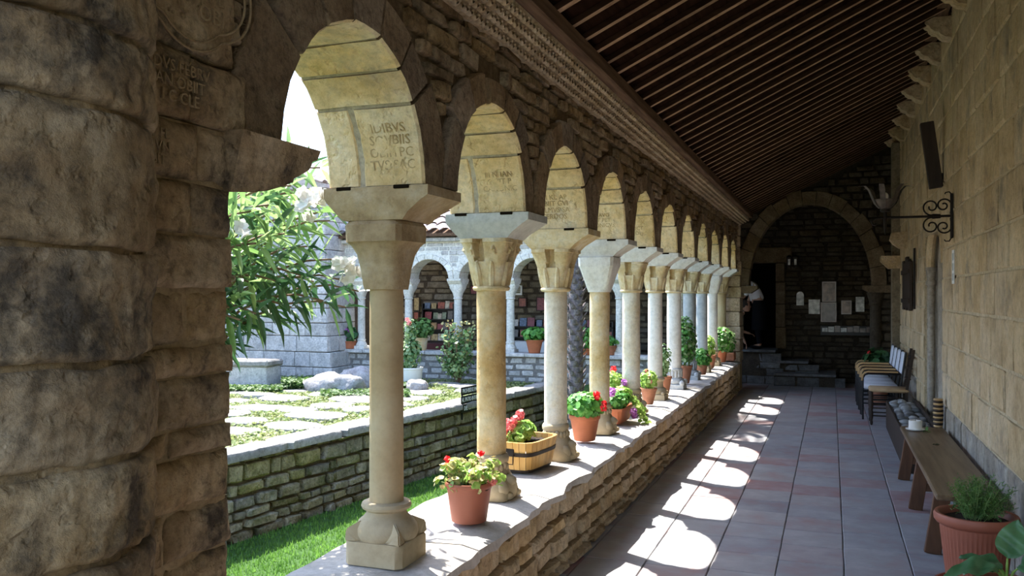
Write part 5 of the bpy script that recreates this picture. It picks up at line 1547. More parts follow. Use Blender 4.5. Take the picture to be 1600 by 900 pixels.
for i, (px, py, d) in enumerate(tips):
    tip = at(px, py, d); 
    if tip.x > -2.2: tip.x = -2.2
    root = base + Vector((ro.uniform(-.12,.12), ro.uniform(-.12,.12), 0))
    m1 = Vector((root.x - .05, root.y - .1, root.z + (tip.z - root.z) * .75)); m2 = Vector((root.x * .45 + tip.x * .55, root.y * .5 + tip.y * .5 - .1, tip.z + (.02 if py < 430 else .22)))
    P = []
    for j in range(13):
        s = j / 12; a = root.lerp(m1, s); b_ = m1.lerp(m2, s); c_ = m2.lerp(tip, s); ab = a.lerp(b_, s); bc = b_.lerp(c_, s); P.append(ab.lerp(bc, s))
    tube(bm, [p - base for p in P], [.013 - .0085 * j / 12 for j in range(13)], 6)
    ax = (P[-1] - P[-3]).normalized()
    for w in range(9):
        s = .60 + .40 * w / 8; idx = s * 12; j = min(11, int(idx)); p = P[j].lerp(P[j+1], idx - j); tg = (P[j+1] - P[j]).normalized()
        o1 = tg.orthogonal().normalized(); o2 = tg.cross(o1); a0 = ro.uniform(0, 6.3)
        for q in range(3):
            a = a0 + q * 2.094; out = o1 * cos(a) + o2 * sin(a)
            dirn = (tg * ro.uniform(.35, .95) + out * 1.0 + Vector((0, 0, ro.uniform(-.25, .25)))).normalized()
            L = ro.uniform(.16, .25) * (1 if w < 7 else .75)
            e = p + dirn * L
            if ro.random() < .22 or e.x > -2.08 or (e.y < 2.0 and e.x > -2.1): continue
            leaves.append((p - base, dirn, L, ro.uniform(.024, .034), py))
obj('branches', bm, M['stem'], t)
lm = []
for v in range(5):
    lb = LB(); lb.leaf(Vector((0,0,0)), Vector((0,1,0)), Vector((0,0,1)), 1.0, .14, .25 + .1 * v, .08 * v)
    me = bpy.data.meshes.new('leaf'); me.from_pydata(lb.v, [], lb.f); me.polygons.foreach_set('use_smooth', [True] * len(me.polygons)); lm.append(me)
camp = Vector((0,0,CAMH)) - base
def lscore(l):
    e = l[0] + l[1] * l[2] * .5 + base - Vector((0,0,CAMH)); f = e.dot(FWV); u = e.dot(RTV) / f
    return (l[2] / f) * (1 if u > -.325 else .1)
leaves.sort(key=lscore, reverse=True)
rest = {0: LB(), 1: LB()}
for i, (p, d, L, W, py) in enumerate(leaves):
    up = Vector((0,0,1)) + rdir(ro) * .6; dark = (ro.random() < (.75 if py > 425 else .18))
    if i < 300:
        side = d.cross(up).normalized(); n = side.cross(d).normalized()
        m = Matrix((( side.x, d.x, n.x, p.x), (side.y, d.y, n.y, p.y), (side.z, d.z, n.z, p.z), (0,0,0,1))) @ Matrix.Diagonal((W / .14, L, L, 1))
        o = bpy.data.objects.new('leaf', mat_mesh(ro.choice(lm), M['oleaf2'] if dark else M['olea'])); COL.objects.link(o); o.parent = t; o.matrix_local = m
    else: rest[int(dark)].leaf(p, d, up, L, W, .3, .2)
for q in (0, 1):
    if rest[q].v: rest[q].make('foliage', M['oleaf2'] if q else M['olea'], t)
def oflower(c, n, spread):
    for k in range(n):
        p = at(*c) - base + Vector((ro.uniform(-1,1), ro.uniform(-1,1), ro.uniform(-.7,.7))) * spread; lb = LB(); ax = rdir(ro, .6); ax = (ax - FWV * .7).normalized()
        a1 = ax.orthogonal().normalized(); a2 = ax.cross(a1); o_ = ro.uniform(0, 6)
        for j in range(5):
            a = 2*pi*j/5 + o_; dd = a1 * cos(a) + a2 * sin(a) + ax * .35; lb.leaf(p, dd, ax, .036, .034, .1, .0)
        lb.make('blossom', M['olewhite'], t, True, False)
oflower((488, 310, 3.85), 16, .05); oflower((472, 322, 3.85), 6, .045); oflower((540, 418, 4.28), 13, .045); oflower((546, 432, 4.28), 7, .04); oflower((382, 360, 3.5), 4, .03); oflower((478, 345, 4.2), 4, .03)

# lawn blades and terrace weeds
lb = LB(); rg = random.Random(9)
for k in range(60000):
    y = 3.0 + 9.5 * rg.random() ** 1.7; x = rg.uniform(TE(y) + .02, -2.12)
    d = Vector((rg.uniform(-.4,.4), rg.uniform(-.4,.4), 1)).normalized(); lb.blade(Vector((x, y, -.952)), d, rg.uniform(.03, .06), .008 + .001 * y)
lb.make('lawn_grass', M['blade'], None, False); bpy.data.objects['lawn_grass']['label'] = 'short bright green lawn grass in the sunken strip'; bpy.data.objects['lawn_grass']['category'] = 'grass'
lb = LB(); n = 0
grid = {}
for (x, y, r) in pl: grid.setdefault((int(x), int(y)), []).append((x, y, r))
while n < 60000:
    y = 5.8 + 10.0 * rg.random(); x = rg.uniform(-13, TE(y) - .42)
    if noise.noise(Vector((x * 1.3, y * 1.3, 0))) < -.25 and rg.random() < .5: continue
    near = False
    for i in (-1, 0, 1):
        for j in (-1, 0, 1):
            for (a, b_, r) in grid.get((int(x) + i, int(y) + j), ()):
                if (x - a) ** 2 + (y - b_) ** 2 < (r * .86) ** 2: near = True
    n += 1
    if near: continue
    hgt = rg.uniform(.02, .06) * (1 + max(0, noise.noise(Vector((x * 2, y * 2, 4)))) * 1.2)
    if rg.random() < .6: lb.disc(Vector((x, y, -.045 + hgt * .7)), Vector((rg.uniform(-.6,.6), rg.uniform(-.6,.6), 1)), rg.uniform(.014, .03), rg)
    else: lb.blade(Vector((x, y, -.05)), Vector((rg.uniform(-.5,.5), rg.uniform(-.5,.5), 1)).normalized(), hgt * 1.3, .02)
lb.make('terrace_weeds', M['weed'], None, False); bpy.data.objects['terrace_weeds']['label'] = 'low weeds and grass growing between the garden paving slabs'; bpy.data.objects['terrace_weeds']['category'] = 'weeds'
lb = LB()
for (px0, px1, py, d0, d1) in ((440, 500, 575, 15.4, 16.4), (500, 640, 600, 14.2, 15.0), (350, 440, 600, 15.0, 15.7), (600, 640, 590, 15.5, 16.2)):
    for k in range(1500):
        p = at(rg.uniform(px0, px1), py, rg.uniform(d0, d1)); lb.disc(Vector((p.x, p.y, rg.uniform(-.04, .16 if px0 == 440 else .06))), Vector((rg.uniform(-.6,.6), rg.uniform(-.6,.6), 1)), rg.uniform(.02, .04), rg)
o = lb.make('ground_cover', M['cover'], None, False); o['label'] = 'darker green ground cover around the boulders'; o['category'] = 'ground cover'
# ================================================================ BENCH AND THINGS ALONG THE RIGHT WALL
t = thing('wooden_bench', 'long low dark wooden plank bench on splayed legs along the right wall', 'bench', (.79, 7.38, 0))
bm = B(); box(bm, -.185, .185, -1.49, 1.49, .415, .452, .008)
obj('seat', bm, M['bench'], t, True, 30)
for yy in (1.22, .06, -1.16):
    for sx in (-1, 1):
        bm = B(); stick(bm, (sx * .175 - .0, yy - .06 * 0, .0), (sx * .11, yy, .415), .10, .045, .004, up=(0,1,0)); o = obj('leg', bm, M['leg'], t, False)
    bm = B(); box(bm, -.14, .14, yy - .018, yy + .018, .15, .21, .003); obj('stretcher', bm, M['leg'], t, False)
bm = B(); box(bm, -.012, .012, -1.2, 1.25, .36, .415); obj('under_rail', bm, M['leg'], t, False)
t = thing('candle', 'short white candle in a low white dish on the far end of the bench', 'candle', (.715, 8.62, .454))
bm = B(); lathe(bm, [(.03,0),(.075,.004),(.085,.014),(.08,.014),(.03,.008)], 24); obj('dish', bm, M['white'], t)
bm = B(); lathe(bm, [(.052,.009),(.057,.02),(.057,.085),(.050,.09),(.03,.083),(.004,.08)], 24); obj('wax_body', bm, M['wax'], t)
bm = B(); tube(bm, [(0,0,.078),(.002,0,.098)], .002, 5); obj('wick', bm, M['iron'], t)
lb = LB(); rb = random.Random(4)
for k in range(5): lb.leaf(Vector((0,0,.004)), rdir(rb, .3), Vector((0,0,1)), .045, .03, .2)
o = lb.make('fallen_leaf_sprig', M['fern'], None, True, False); o.location = (.80, 8.55, .456); tag(o, 'green sprig lying on the bench just beside the candle', 'leaf')
lb = LB()
for k in range(6): lb.leaf(Vector((0,0,.004)), rdir(rb, .1), Vector((0,0,1)), .035, .02, .2)
o = lb.make('fallen_leaf_sprig', M['darkleaf'], None, True, False); o.location = (.80, 7.85, .456); tag(o, 'small dark sprig lying in the middle of the bench seat', 'leaf')

# big fluted pot with feathery plant
t = thing('potted_fern', 'large ribbed brown pot with a feathery green bush at the near end of the bench', 'potted plant', (.765, 5.47, 0))
bm = B(); lathe(bm, [(.12,0),(.185,.005),(.205,.05),(.215,.055),(.205,.055),(.19,.02),(.1,.012)], 40); obj('saucer', bm, M['plasticpot'], t)
tt = B()
pf = [(.13,.015),(.145,.02)] + [(.145 + .04 * k / 10, .02 + .36 * k / 10) for k in range(1, 10)] + [(.187,.385),(.205,.395),(.216,.41),(.218,.435),(.212,.45),(.198,.452),(.188,.445),(.18,.41)]
lathe(tt, pf, 144, mod=lambda th, r, z: r * (1 + (.014 * cos(th * 48) if .05 < z < .35 else 0))); obj('pot', tt, M['plasticpot'], t, True, 50)
bm = B(); lathe(bm, [(.185,.41),(.17,.412),(.01,.42)], 24); jitter(bm, .01, 40); obj('soil', bm, M['soil'], t)
lb = LB(); rf = random.Random(8); bm = B()
for k in range(75):
    a = rf.uniform(0, 2*pi); q = rf.uniform(.03, .17); tip = Vector((q*cos(a) + .03, q*sin(a) + .01, .42 + rf.uniform(.10, .25) - q * .35)); r0 = Vector((q*.35*cos(a), q*.35*sin(a), .41))
    tube(bm, [r0, r0.lerp(tip, .5) + Vector((0,0,.02)), tip], .0018, 4)
    for j in range(70):
        s = rf.uniform(.25, 1.05); p = r0.lerp(tip, s) + Vector((0,0,.02)) * (1 - abs(2*s-1)) + rdir(rf) * rf.uniform(0, .028); d = rdir(rf, .3); lb.leaf(p, d, rdir(rf), rf.uniform(.014,.028), .004, .1)
lb.make('foliage', M['fern'], t); obj('stems', bm, M['gstem'], t)['kind'] = 'stuff'
# broad-leaved plant
t = thing('broad_leaved_plant', 'plant with big glossy veined leaves in a small clay pot, lower right corner', 'potted plant', (.79, 4.72, 0))
pot_round(t, .15, .11, .30, M['plasticpot'], .03)
def big_leaf(L, W, p, d, n, bend, name='leaf'):
    d = d.normalized(); s = d.cross(n).normalized(); n = s.cross(d).normalized(); bm = B(); G = []
    nl, nw = 12, 8
    for i in range(nl + 1):
        u = i / nl; w = W * sin(pi * min(1, u ** .8)) ** .75 * (1 - .15 * u) + .001
        row = []
        for j in range(nw + 1):
            v = j / nw * 2 - 1
            row.append(bm.verts.new(p + d * (L * u) + s * (w * v) + n * (-bend * L * u * u + .22 * w * abs(v) - .006 * cos(u * 40 + abs(v) * 5) * (1 - abs(v)) + .012 * sin(u * 14 + 2 * v))))
        G.append(row)
    for i in range(nl):
        for j in range(nw): bm.faces.new((G[i][j], G[i][j+1], G[i+1][j+1], G[i+1][j]))
    o = obj(name, bm, M['broad'], t, True, 0)
    bm = B(); tube(bm, [Vector((0,0,.27)), p * .6 + Vector((0,0,.13)), p], [.006,.006,.004], 6); obj('leaf_stalk', bm, M['ger2'], t)
U = Vector((0,0,1)); CD = -FWV
for L, W, p, d, n, bd in ((.19,.07,(.0,-.02,.42),(.25,.1,1.0),(-.3,-1,.2),.25), (.22,.075,(-.04,-.05,.37),(-1,-.2,.25),(-.1,-.3,1),.55), (.18,.06,(-.02,.0,.36),(-.8,.4,.5),(0,-.2,1),.5), (.20,.07,(.04,-.04,.38),(.7,-.3,.5),(0,-.4,1),.5),
                         (.15,.055,(-.03,-.08,.33),(-.7,-.8,.0),(0,-.2,1),.6), (.15,.05,(.02,-.09,.34),(.1,-1,.1),(0,-.1,1),.7), (.13,.05,(-.05,.03,.34),(-1,.3,.1),(0,0,1),.4)):
    big_leaf(L, W, Vector(p), Vector(d), Vector(n), bd)
# trough of pebbles
t = thing('cobble_box', 'long dark wooden box heaped with rounded grey cobbles beside the chairs', 'box', (.83, 10.42, 0))
for (x0, x1, y0, y1, z0, z1, nm) in ((-.18,-.155,-1.5,1.5,0,.34,'side_board'), (.14,.165,-1.5,1.5,0,.38,'side_board'), (-.155,.14,-1.5,-1.47,0,.36,'end_board'), (-.155,.14,1.47,1.5,0,.34,'end_board'), (-.155,.14,-1.47,1.47,.18,.2,'bottom_board'), (-.155,.14,.2,.22,.2,.31,'divider')):
    bm = B(); box(bm, x0, x1, y0, y1, z0, z1, .004); obj(nm, bm, M['darkw'], t, False)
bm = B(); box(bm, -.155, .14, -1.47, -.95, .33, .355, .003); obj('lid_board', bm, M['darkw'], t, False)
pm = []
for v in range(6):
    bm = B(); ball(bm, (0,0,0), 1, 2, (1,.78,.55), .12, 1.3, v * 3.0); me = mesh_of(bm, 'cobble'); pm.append(me)
rc = random.Random(12)
ORD = ['first', 'second', 'third', 'fourth', 'fifth', 'sixth', 'seventh', 'eighth', 'ninth', 'tenth', 'eleventh', 'twelfth', 'thirteenth', 'fourteenth', 'fifteenth', 'sixteenth', 'seventeenth', 'eighteenth', 'nineteenth', 'twentieth']
for row, (x, side) in enumerate(((-.095, 'open side'), (-.005, 'middle line'), (.085, 'wall side'))):
    y = -.86 + .05 * row; k = 0
    while y < 1.36:
        r = rc.uniform(.06, .085)
        o = bpy.data.objects.new('cobble', mat_mesh(pm[rc.randrange(6)], M['pebble'])); COL.objects.link(o)
        o.location = (.83 + x + rc.uniform(-.008, .008), 10.42 + y + r, .305 + rc.uniform(-.015, .02) + (.03 if row == 1 else 0)); o.scale = (r, r, r); o.rotation_euler = (rc.uniform(-.3,.3), rc.uniform(-.3,.3), rc.uniform(0, 6))
        tag(o, 'rounded grey cobble, %s from the near end along the %s of the box' % (ORD[k], side), 'cobble', 'cobbles heaped in the box'); k += 1; y += r * 1.75
bm = B(); box(bm, -.155, .14, -.94, 1.47, .20, .27); jitter(bm, .004, 20); obj('gravel_bed', bm, M['soil'], t, False)
# ribbed basket
t = thing('ribbed_basket', 'tall slim wicker basket of light and dark rings by the blocked door', 'basket', (.955, 9.13, .357))
for k in range(16):
    z = .012 + .021 * k; r = .026 + .012 * sin(pi * (k + 1) / 20); bm = B()
    tube(bm, [(r*cos(2*pi*j/16), r*sin(2*pi*j/16), z) for j in range(16)], .0105, 6, True); obj('ring', bm, M['armw'] if k % 2 else M['darkw'], t)
bm = B(); lathe(bm, [(.026,0),(.036,.15),(.026,.33)], 14); obj('core', bm, M['darkw'], t)

# rush chair
t = thing('rush_chair', 'rustic dark chair with a woven rush seat and turned legs, nearest of the seats', 'chair', (.70, 12.28, 0))
for x in (-.215, .20):
    for y in (-.18, .18):
        bm = B(); pf = [(.012,0),(.02,.03),(.014,.06),(.022,.10),(.024,.16),(.018,.19),(.024,.22),(.024,.30),(.018,.33),(.024,.36),(.022,.46)]
        lathe(bm, pf, 12, (x, y, 0)) if x < 0 else stick(bm, (x, y, 0), (x, y, .46), .036)
        obj('leg', bm, M['darkw'], t)
for y in (-.18, .18):
    bm = B(); stick(bm, (.20, y, .44), (.285, y, .98), .034); obj('back_post', bm, M['darkw'], t, False)
    for z in (.12, .22, .32):
        bm = B(); stick(bm, (-.215, y, z), (.20, y, z), .016); obj('stretcher', bm, M['darkw'], t, False)
for z in (.6, .74, .88):
    bm = B(); q = (z - .44) / .54 * .085 + .20; stick(bm, (q, -.18, z), (q, .18, z), .012, .055, up=(1,0,0)); obj('back_slat', bm, M['darkw'], t, False)
for z in (.16, .27):
    bm = B(); stick(bm, (-.215, -.18, z), (-.215, .18, z), .016); obj('stretcher', bm, M['darkw'], t, False)
bm = B(); box(bm, -.24, .23, -.21, .21, .425, .475, .02); obj('seat', bm, M['rush'], t, True, 50)
# arm chairs
def armchair():
    t = thing('armchair', '', 'chair')
    for y in (-.235, .235):
        bm = B(); tube(bm, [(-.26,y,0),(-.265,y,.30),(-.26,y,.56),(-.235,y,.605),(-.19,y,.62),(.2,y,.62)], .013, 8); obj('leg', bm, M['steel'], t)
        bm = B(); tube(bm, [(.22,y,0),(.2,y,.4),(.27,y,.92)], .013, 8); obj('leg', bm, M['steel'], t)
        bm = B(); pts = [(-.272,y,.53),(-.262,y,.60),(-.235,y,.635),(-.19,y,.648),(.0,y,.648),(.17,y,.648)]
        for a, b_ in zip(pts, pts[1:]): stick(bm, a, b_, .05, .022, 0, up=(0,1,0)) if False else obox(bm, (Vector(a)+Vector(b_))/2, ((0,1,0), (Vector(b_)-Vector(a)).cross(Vector((0,1,0))), Vector(b_)-Vector(a)), (.036,.02,(Vector(b_)-Vector(a)).length + .012), .003)
        obj('armrest', bm, M['armw'], t, True, 30)
        bm = B(); tube(bm, [(-.262,y,.22),(.2,y,.22)], .009, 6); obj('stretcher', bm, M['steel'], t)
    bm = B(); tube(bm, [(-.262,-.235,.40),(-.262,.235,.40)], .01, 6); tube(bm, [(.2,-.235,.40),(.2,.235,.40)], .01, 6); obj('seat_rail', bm, M['steel'], t)
    bm = B(); box(bm, -.25, .19, -.215, .215, .405, .455, .018); obj('seat', bm, M['cushion'], t, True, 50)
    bm = B(); obox(bm, (.245, 0, .76), ((0,1,0), (-1,0,.14), (.14,0,1)), (.43,.035,.29), .014); obj('backrest', bm, M['cushion'], t, True, 50)
    return t
ac = armchair()
def dup_tree(o):
    c = o.copy(); COL.objects.link(c)
    for ch in o.children:
        d = ch.copy(); COL.objects.link(d); d.parent = c
    return c
names = ('white-seated armchair with wooden arms, right behind the rush chair', 'second white-seated armchair behind the rush chair', 'third white-seated armchair behind the rush chair', 'last white-seated armchair in the row, farthest from the camera')
for k, lab in enumerate(names):
    o = ac if k == 0 else dup_tree(ac)
    o.location = (.66 - .01 * k, 12.84 + .535 * k, 0); o['label'] = lab; o['group'] = 'white armchairs in a row'
# plant at the far end
simple_pot('dark leafy plant in a clay pot behind the row of armchairs', .70, 14.72, .16, .12, .50, M['terra2'], 'darkleaf', (.24,.20,.20), 240, .06, [((-.15,-.1,.78),.03,'red')], z=0, name='potted_plant')

# ---- on the right wall
t = thing('wall_lamp', 'wrought iron wall lamp with scrolls and a flower-shaped bowl of metal petals', 'lamp', (XR - .004, 8.58, 2.386))
bm = B(); box(bm, -.022, 0, -.02, .02, -.20, .20, .004); tube(bm, [(-.01,0,.19),(-.03,0,.215),(-.06,0,.21),(-.065,0,.195)], .006, 6); tube(bm, [(-.01,0,-.19),(-.03,0,-.225),(-.06,0,-.225),(-.07,0,-.21)], .006, 6); obj('wall_plate', bm, M['iron'], t)
bm = B(); tube(bm, [(0,0,0),(-.58,0,.0),(-.64,0,-.005),(-.67,0,-.03),(-.66,0,-.06),(-.64,0,-.065),(-.63,0,-.05)], .011, 8); obj('arm', bm, M['iron'], t)
for sg in (1, -1):
    bm = B()
    def spiral(cx, cz, r0, a0, turns, dirn):
        pts = []
        for j in range(26):
            q = j / 25; a = a0 + dirn * turns * 2 * pi * q; r = r0 * (1 - .78 * q); pts.append((cx + r * cos(a), 0, sg * (cz + r * sin(a))))
        return pts
    tube(bm, [(-.02,0,sg*.02),(-.01,0,sg*.10)] + spiral(-.075, .095, .065, 0, 1.35, 1), .008, 6)
    tube(bm, [(-.10,0,sg*.012),(-.16,0,sg*.016)] + spiral(-.175, .085, .075, -pi/2, 1.3, -1), .008, 6)
    obj('scroll', bm, M['iron'], t)
lx = -.555
bm = B(); lathe(bm, [(.004,-.15),(.012,-.1),(.018,0),(.014,.05),(.04,.055),(.045,.075),(.02,.08)], 14, (lx, 0, 0)); obj('spike', bm, M['iron'], t)
bm = B(); lathe(bm, [(.03,.075),(.075,.11),(.105,.165),(.10,.165),(.07,.115),(.02,.085)], 20, (lx, 0, 0)); bowl_ = obj('bowl', bm, M['iron2'], t)
for k in range(6):
    a = k * pi / 3 + .3; u = Vector((cos(a), sin(a), 0)); w = Vector((-sin(a), cos(a), 0)); bm = B(); pr = [(.05,.085,.014),(.09,.13,.020),(.115,.19,.023),(.14,.25,.024),(.18,.29,.022),(.235,.285,.008)]
    A = [[bm.verts.new(Vector((lx,0,0)) + u * (r + e) + w * (h * s) + Vector((0,0,z))) for s in (-1, 0, 1)] for e in (0, .006) for r, z, h in pr]
    for q in (0, 6):
        for i in range(5):
            for j in range(2): bm.faces.new((A[q+i][j], A[q+i][j+1], A[q+i+1][j+1], A[q+i+1][j]))
    bmesh.ops.recalc_face_normals(bm, faces=bm.faces[:]); obj('petal', bm, M['iron2'], bowl_)
bm = B(); ball(bm, (lx, 0, .19), .03, 2, (1,1,1.4)); obj('bulb', bm, M['wax'], t, True, 0)
t = thing('wooden_post', 'thick dark wooden post leaning out from the right wall above the lamp', 'post', (0,0,0))
bm = B(); stick(bm, (.87, 9.3, 3.36), (.955, 9.3, 2.72), .12, .10, .006, up=(0,1,0)); obj('post_body', bm, M['darkw'], t, False); bm = B(); box(bm, .93, XR - .006, 9.27, 9.33, 2.80, 2.86); obj('bracket', bm, M['iron'], t, False)
t = thing('wall_label', 'narrow white sheet with three small grey squares on the right wall under the lamp', 'sign', (XR - .004, 8.55, 1.93), 0)
bm = B(); box(bm, -.004, 0, -.075, .075, -.15, .15); obj('sheet', bm, M['white'], t, False)
gm = plain_mat('grey_print', (.42,.46,.46), .7)
for z in (.09, 0, -.09):
    bm = B(); box(bm, -.0055, -.004, -.04, .04, z - .032, z + .032); obj('printed_square', bm, gm, t, False)
t = thing('notice_board', 'dark weathered wooden shutter hung on the right wall near its far end', 'board', (XR, 13.2, 1.80))
for k in range(5):
    bm = B(); box(bm, -.05, -.012, -.62 + k * .25, -.62 + k * .25 + .235, -.33 + .03 * (k % 2), .33 + .04 * (k % 3), .004); obj('board', bm, M['darkw'], t, False)
for z in (-.2, .2):
    bm = B(); box(bm, -.07, -.05, -.62, .61, z - .03, z + .03); obj('batten', bm, M['darkw'], t, False)
t = thing('iron_strip', 'thin black iron bar hanging on the right wall beside the wooden shutter', 'bar', (XR, 12.15, 1.9))
bm = B(); box(bm, -.035, -.012, -.03, .03, -.40, .38, .003); obj('bar', bm, M['iron'], t, False)

# ---- on the end wall
def on_end(px, py): return onY(px, py, WY - .02)
glos = plain_mat('glossy_print_light', (.50,.50,.48), .3, var=.5, scale=14)
gl2 = plain_mat('glossy_print_dark', (.12,.09,.08), .25, var=.4, scale=14)
gl3 = plain_mat('brown_print', (.26,.18,.14), .3, var=.5, scale=10)
frm = plain_mat('pale_frame', (.42,.36,.34), .4)
def poster(lab, x0, y0, x1, y1, mat, frame=None, arch=False):
    a = on_end(x0, y1); b_ = on_end(x1, y0); w = b_.x - a.x; h = b_.z - a.z
    t = thing('poster', lab, 'poster', (a.x + w / 2, WY - .035, a.z), 0, None)
    bm = B()
    if arch:
        pts = [(-w/2, 0), (w/2, 0), (w/2, h * .72)] + [(w/2 * cos(pi*j/8), h * .72 + h * .28 * sin(pi*j/8)) for j in range(1, 8)] + [(-w/2, h * .72)]
        prism(bm, pts, 'y', -.006, .02)
    else: box(bm, -w/2, w/2, -.006, .02, 0, h)
    obj('sheet', bm, mat, t, False)
    if frame:
        bm = B(); f = .018
        for q in ((-w/2,w/2,0,f),(-w/2,w/2,h-f,h),(-w/2,-w/2+f,f,h-f),(w/2-f,w/2,f,h-f)): box(bm, q[0], q[1], -.014, -.006, q[2], q[3])
        obj('frame', bm, frame, t, False)
poster('small white arched plaque, leftmost on the end wall', 1244.5, 455.5, 1256, 477, glos, None, True)
poster('crumpled pale sheet, second from the left on the end wall', 1263.5, 468, 1281, 490.5, glos)
poster('tall glossy brown poster, upper one of the centre pair on the end wall', 1284.5, 440, 1306.5, 471.5, gl3, frm)
poster('dark mauve poster with a pale border, lower one of the centre pair', 1282.5, 472.5, 1307, 503, gl2, frm)
poster('small framed picture right of the centre pair of posters', 1314.5, 469.5, 1330.5, 491, gl3, frm)
poster('glossy dark sheet with white glints, rightmost on the end wall', 1337, 464, 1350.5, 487, glos)
a = on_end(1282, 523); b_ = on_end(1366, 510)
t = thing('wall_rack', 'long black rack of wrapped prints below the posters', 'rack', ((a.x+b_.x)/2, WY - .06, a.z)); w = b_.x - a.x; h = b_.z - a.z
bm = B(); box(bm, -w/2, w/2, -.06, .03, 0, .02); box(bm, -w/2, w/2, .01, .11, 0, h); box(bm, -w/2, w/2, -.065, -.06, 0, h * .35); obj('tray', bm, M['steel'], t, False)
for k in range(8):
    bm = B(); x = -w/2 + .03 + k * (w - .06) / 8; box(bm, x, x + .10, -.045 + .004 * (k % 3), -.035 + .004 * (k % 3), .02, h * (.8 + .12 * (k % 3))); obj('print', bm, glos if k < 4 and k != 2 else gl2, t, False)
p = on_end(1237, 418); 
for sx, lab in ((-.045, 'left one of two small black lanterns beside the door lintel'), (.07, 'right one of two small black lanterns beside the door lintel')):
    t = thing('wall_lantern', lab, 'lantern', (p.x + sx, WY - .03, p.z))
    bm = B(); loft(bm, [(0,.025,.025,8),(.03,.04,.04,8),(.18,.05,.05,8),(.2,.055,.055,8),(.24,.02,.02,4)], 16); obj('cage', bm, M['iron'], t)
    bm = B(); stick(bm, (0, 0, .1), (0, .06, .1), .02); obj('bracket', bm, M['iron'], t)
    bm = B(); box(bm, -.02, .02, -.053, -.045, .05, .16); obj('pane', bm, glos, t, False)

# ---- shop in the far gallery
cols = [(.30,.08,.05),(.36,.22,.10),(.10,.14,.22),(.45,.40,.32),(.24,.05,.06),(.40,.30,.14),(.14,.12,.10),(.50,.46,.42),(.20,.24,.16)]
bmats = [plain_mat('cover_%s' % n, c, .45, var=.45, scale=22) for n, c in zip(('red','tan','blue','cream','wine','ochre','black','white','olive'), cols)]
SY = 18.2
CN = ('red','tan','blue','cream','wine','ochre','black','white','olive')
def rackshelf(lab, px0, px1, rows, zb, per, gname):
    x0 = onY(px0, 500, SY).x; x1 = onY(px1, 500, SY).x; w = x1 - x0
    t = thing('book_stand', lab, 'shelf', ((x0 + x1) / 2, SY + .12, 0))
    for x in (-w/2, w/2 - .03):
        bm = B(); box(bm, x, x + .03, -.12, .14, 0, rows[-1] + .12); obj('upright', bm, M['steel'], t, False)
    bm = B(); box(bm, -w/2, w/2, .12, .14, 0, rows[-1] + .1); obj('back_panel', bm, M['steel'], t, False)
    for z in rows:
        bm = B(); box(bm, -w/2, w/2, -.12, .13, z - .02, z); obj('shelf', bm, M['steel'], t, False)
    rs = random.Random(int(px0))
    for ri, z in enumerate(rows):
        xx = x0 + .05; n_ = 0
        while xx < x1 - .12:
            bw = rs.uniform(.10, .17); bh = rs.uniform(.13, .20)
            bm = B(); box(bm, -bw/2, bw/2, 0, .025, 0, bh, .002); ci = rs.randrange(9); o = obj('book', bm, bmats[ci], None, False)
            o.location = (xx + bw / 2, SY + .03 + .02 * rs.random(), z + .003); o.rotation_euler = (-.16, 0, 0)
            tag(o, 'small %s-covered book, %s from left on %s of %s' % (CN[ci], ORD[n_], ('bottom row', 'second row', 'third row', 'top row')[ri], gname), 'book', 'books on %s, row %d' % (gname, ri + 1))
            xx += bw + rs.uniform(.005, .05); n_ += 1
    return t
rackshelf('black shelf stand of small books and icons at the left of the far gallery', 659, 709, (.62, .88, 1.12, 1.36), .4, 8, 'the left stand')
rackshelf('low display of books and icons between the second and third near columns', 796, 856, (.74, .98), .4, 8, 'the middle stand')
rackshelf('display of white and red booklets right of the palm trunk', 902, 958, (.74, .98), .4, 7, 'the right stand')
cl = B()
for px0, px1, lab in ((799, 862, 'white cloth covered table below the middle book display'), (898, 1000, 'white cloth covered table at the right of the far gallery')):
    x0 = onY(px0, 500, SY - .3).x; x1 = onY(px1, 500, SY - .3).x
    t = thing('shop_table', lab, 'table', ((x0 + x1) / 2, SY - .3, 0)); w = (x1 - x0) / 2
    bm = B(); loft(bm, [(0.02, w, .22, 12), (.3, w, .21, 12), (.66, w - .01, .2, 14), (.67, w - .03, .18, 14)], 60); obj('tablecloth', bm, M['white'], t, True, 40)
    bm = B(); box(bm, -w + .06, w - .06, -.15, .15, 0, .64); obj('table_frame', bm, M['darkw'], t, False)
x0 = onY(662, 500, SY - .35).x; x1 = onY(706, 500, SY - .35).x
t = thing('shop_table', 'dark red cloth covered counter below the left book stand', 'table', ((x0 + x1) / 2, SY - .38, 0)); w = (x1 - x0) / 2
bm = B(); loft(bm, [(0.02, w, .2, 12), (.58, w - .01, .19, 14), (.59, w - .03, .17, 14)], 40); obj('tablecloth', bm, plain_mat('dark_red_cloth', (.05,.012,.015), .9), t, True, 40)
bm = B(); box(bm, -w + .06, w - .06, -.13, .13, 0, .56); obj('table_frame', bm, M['darkw'], t, False)
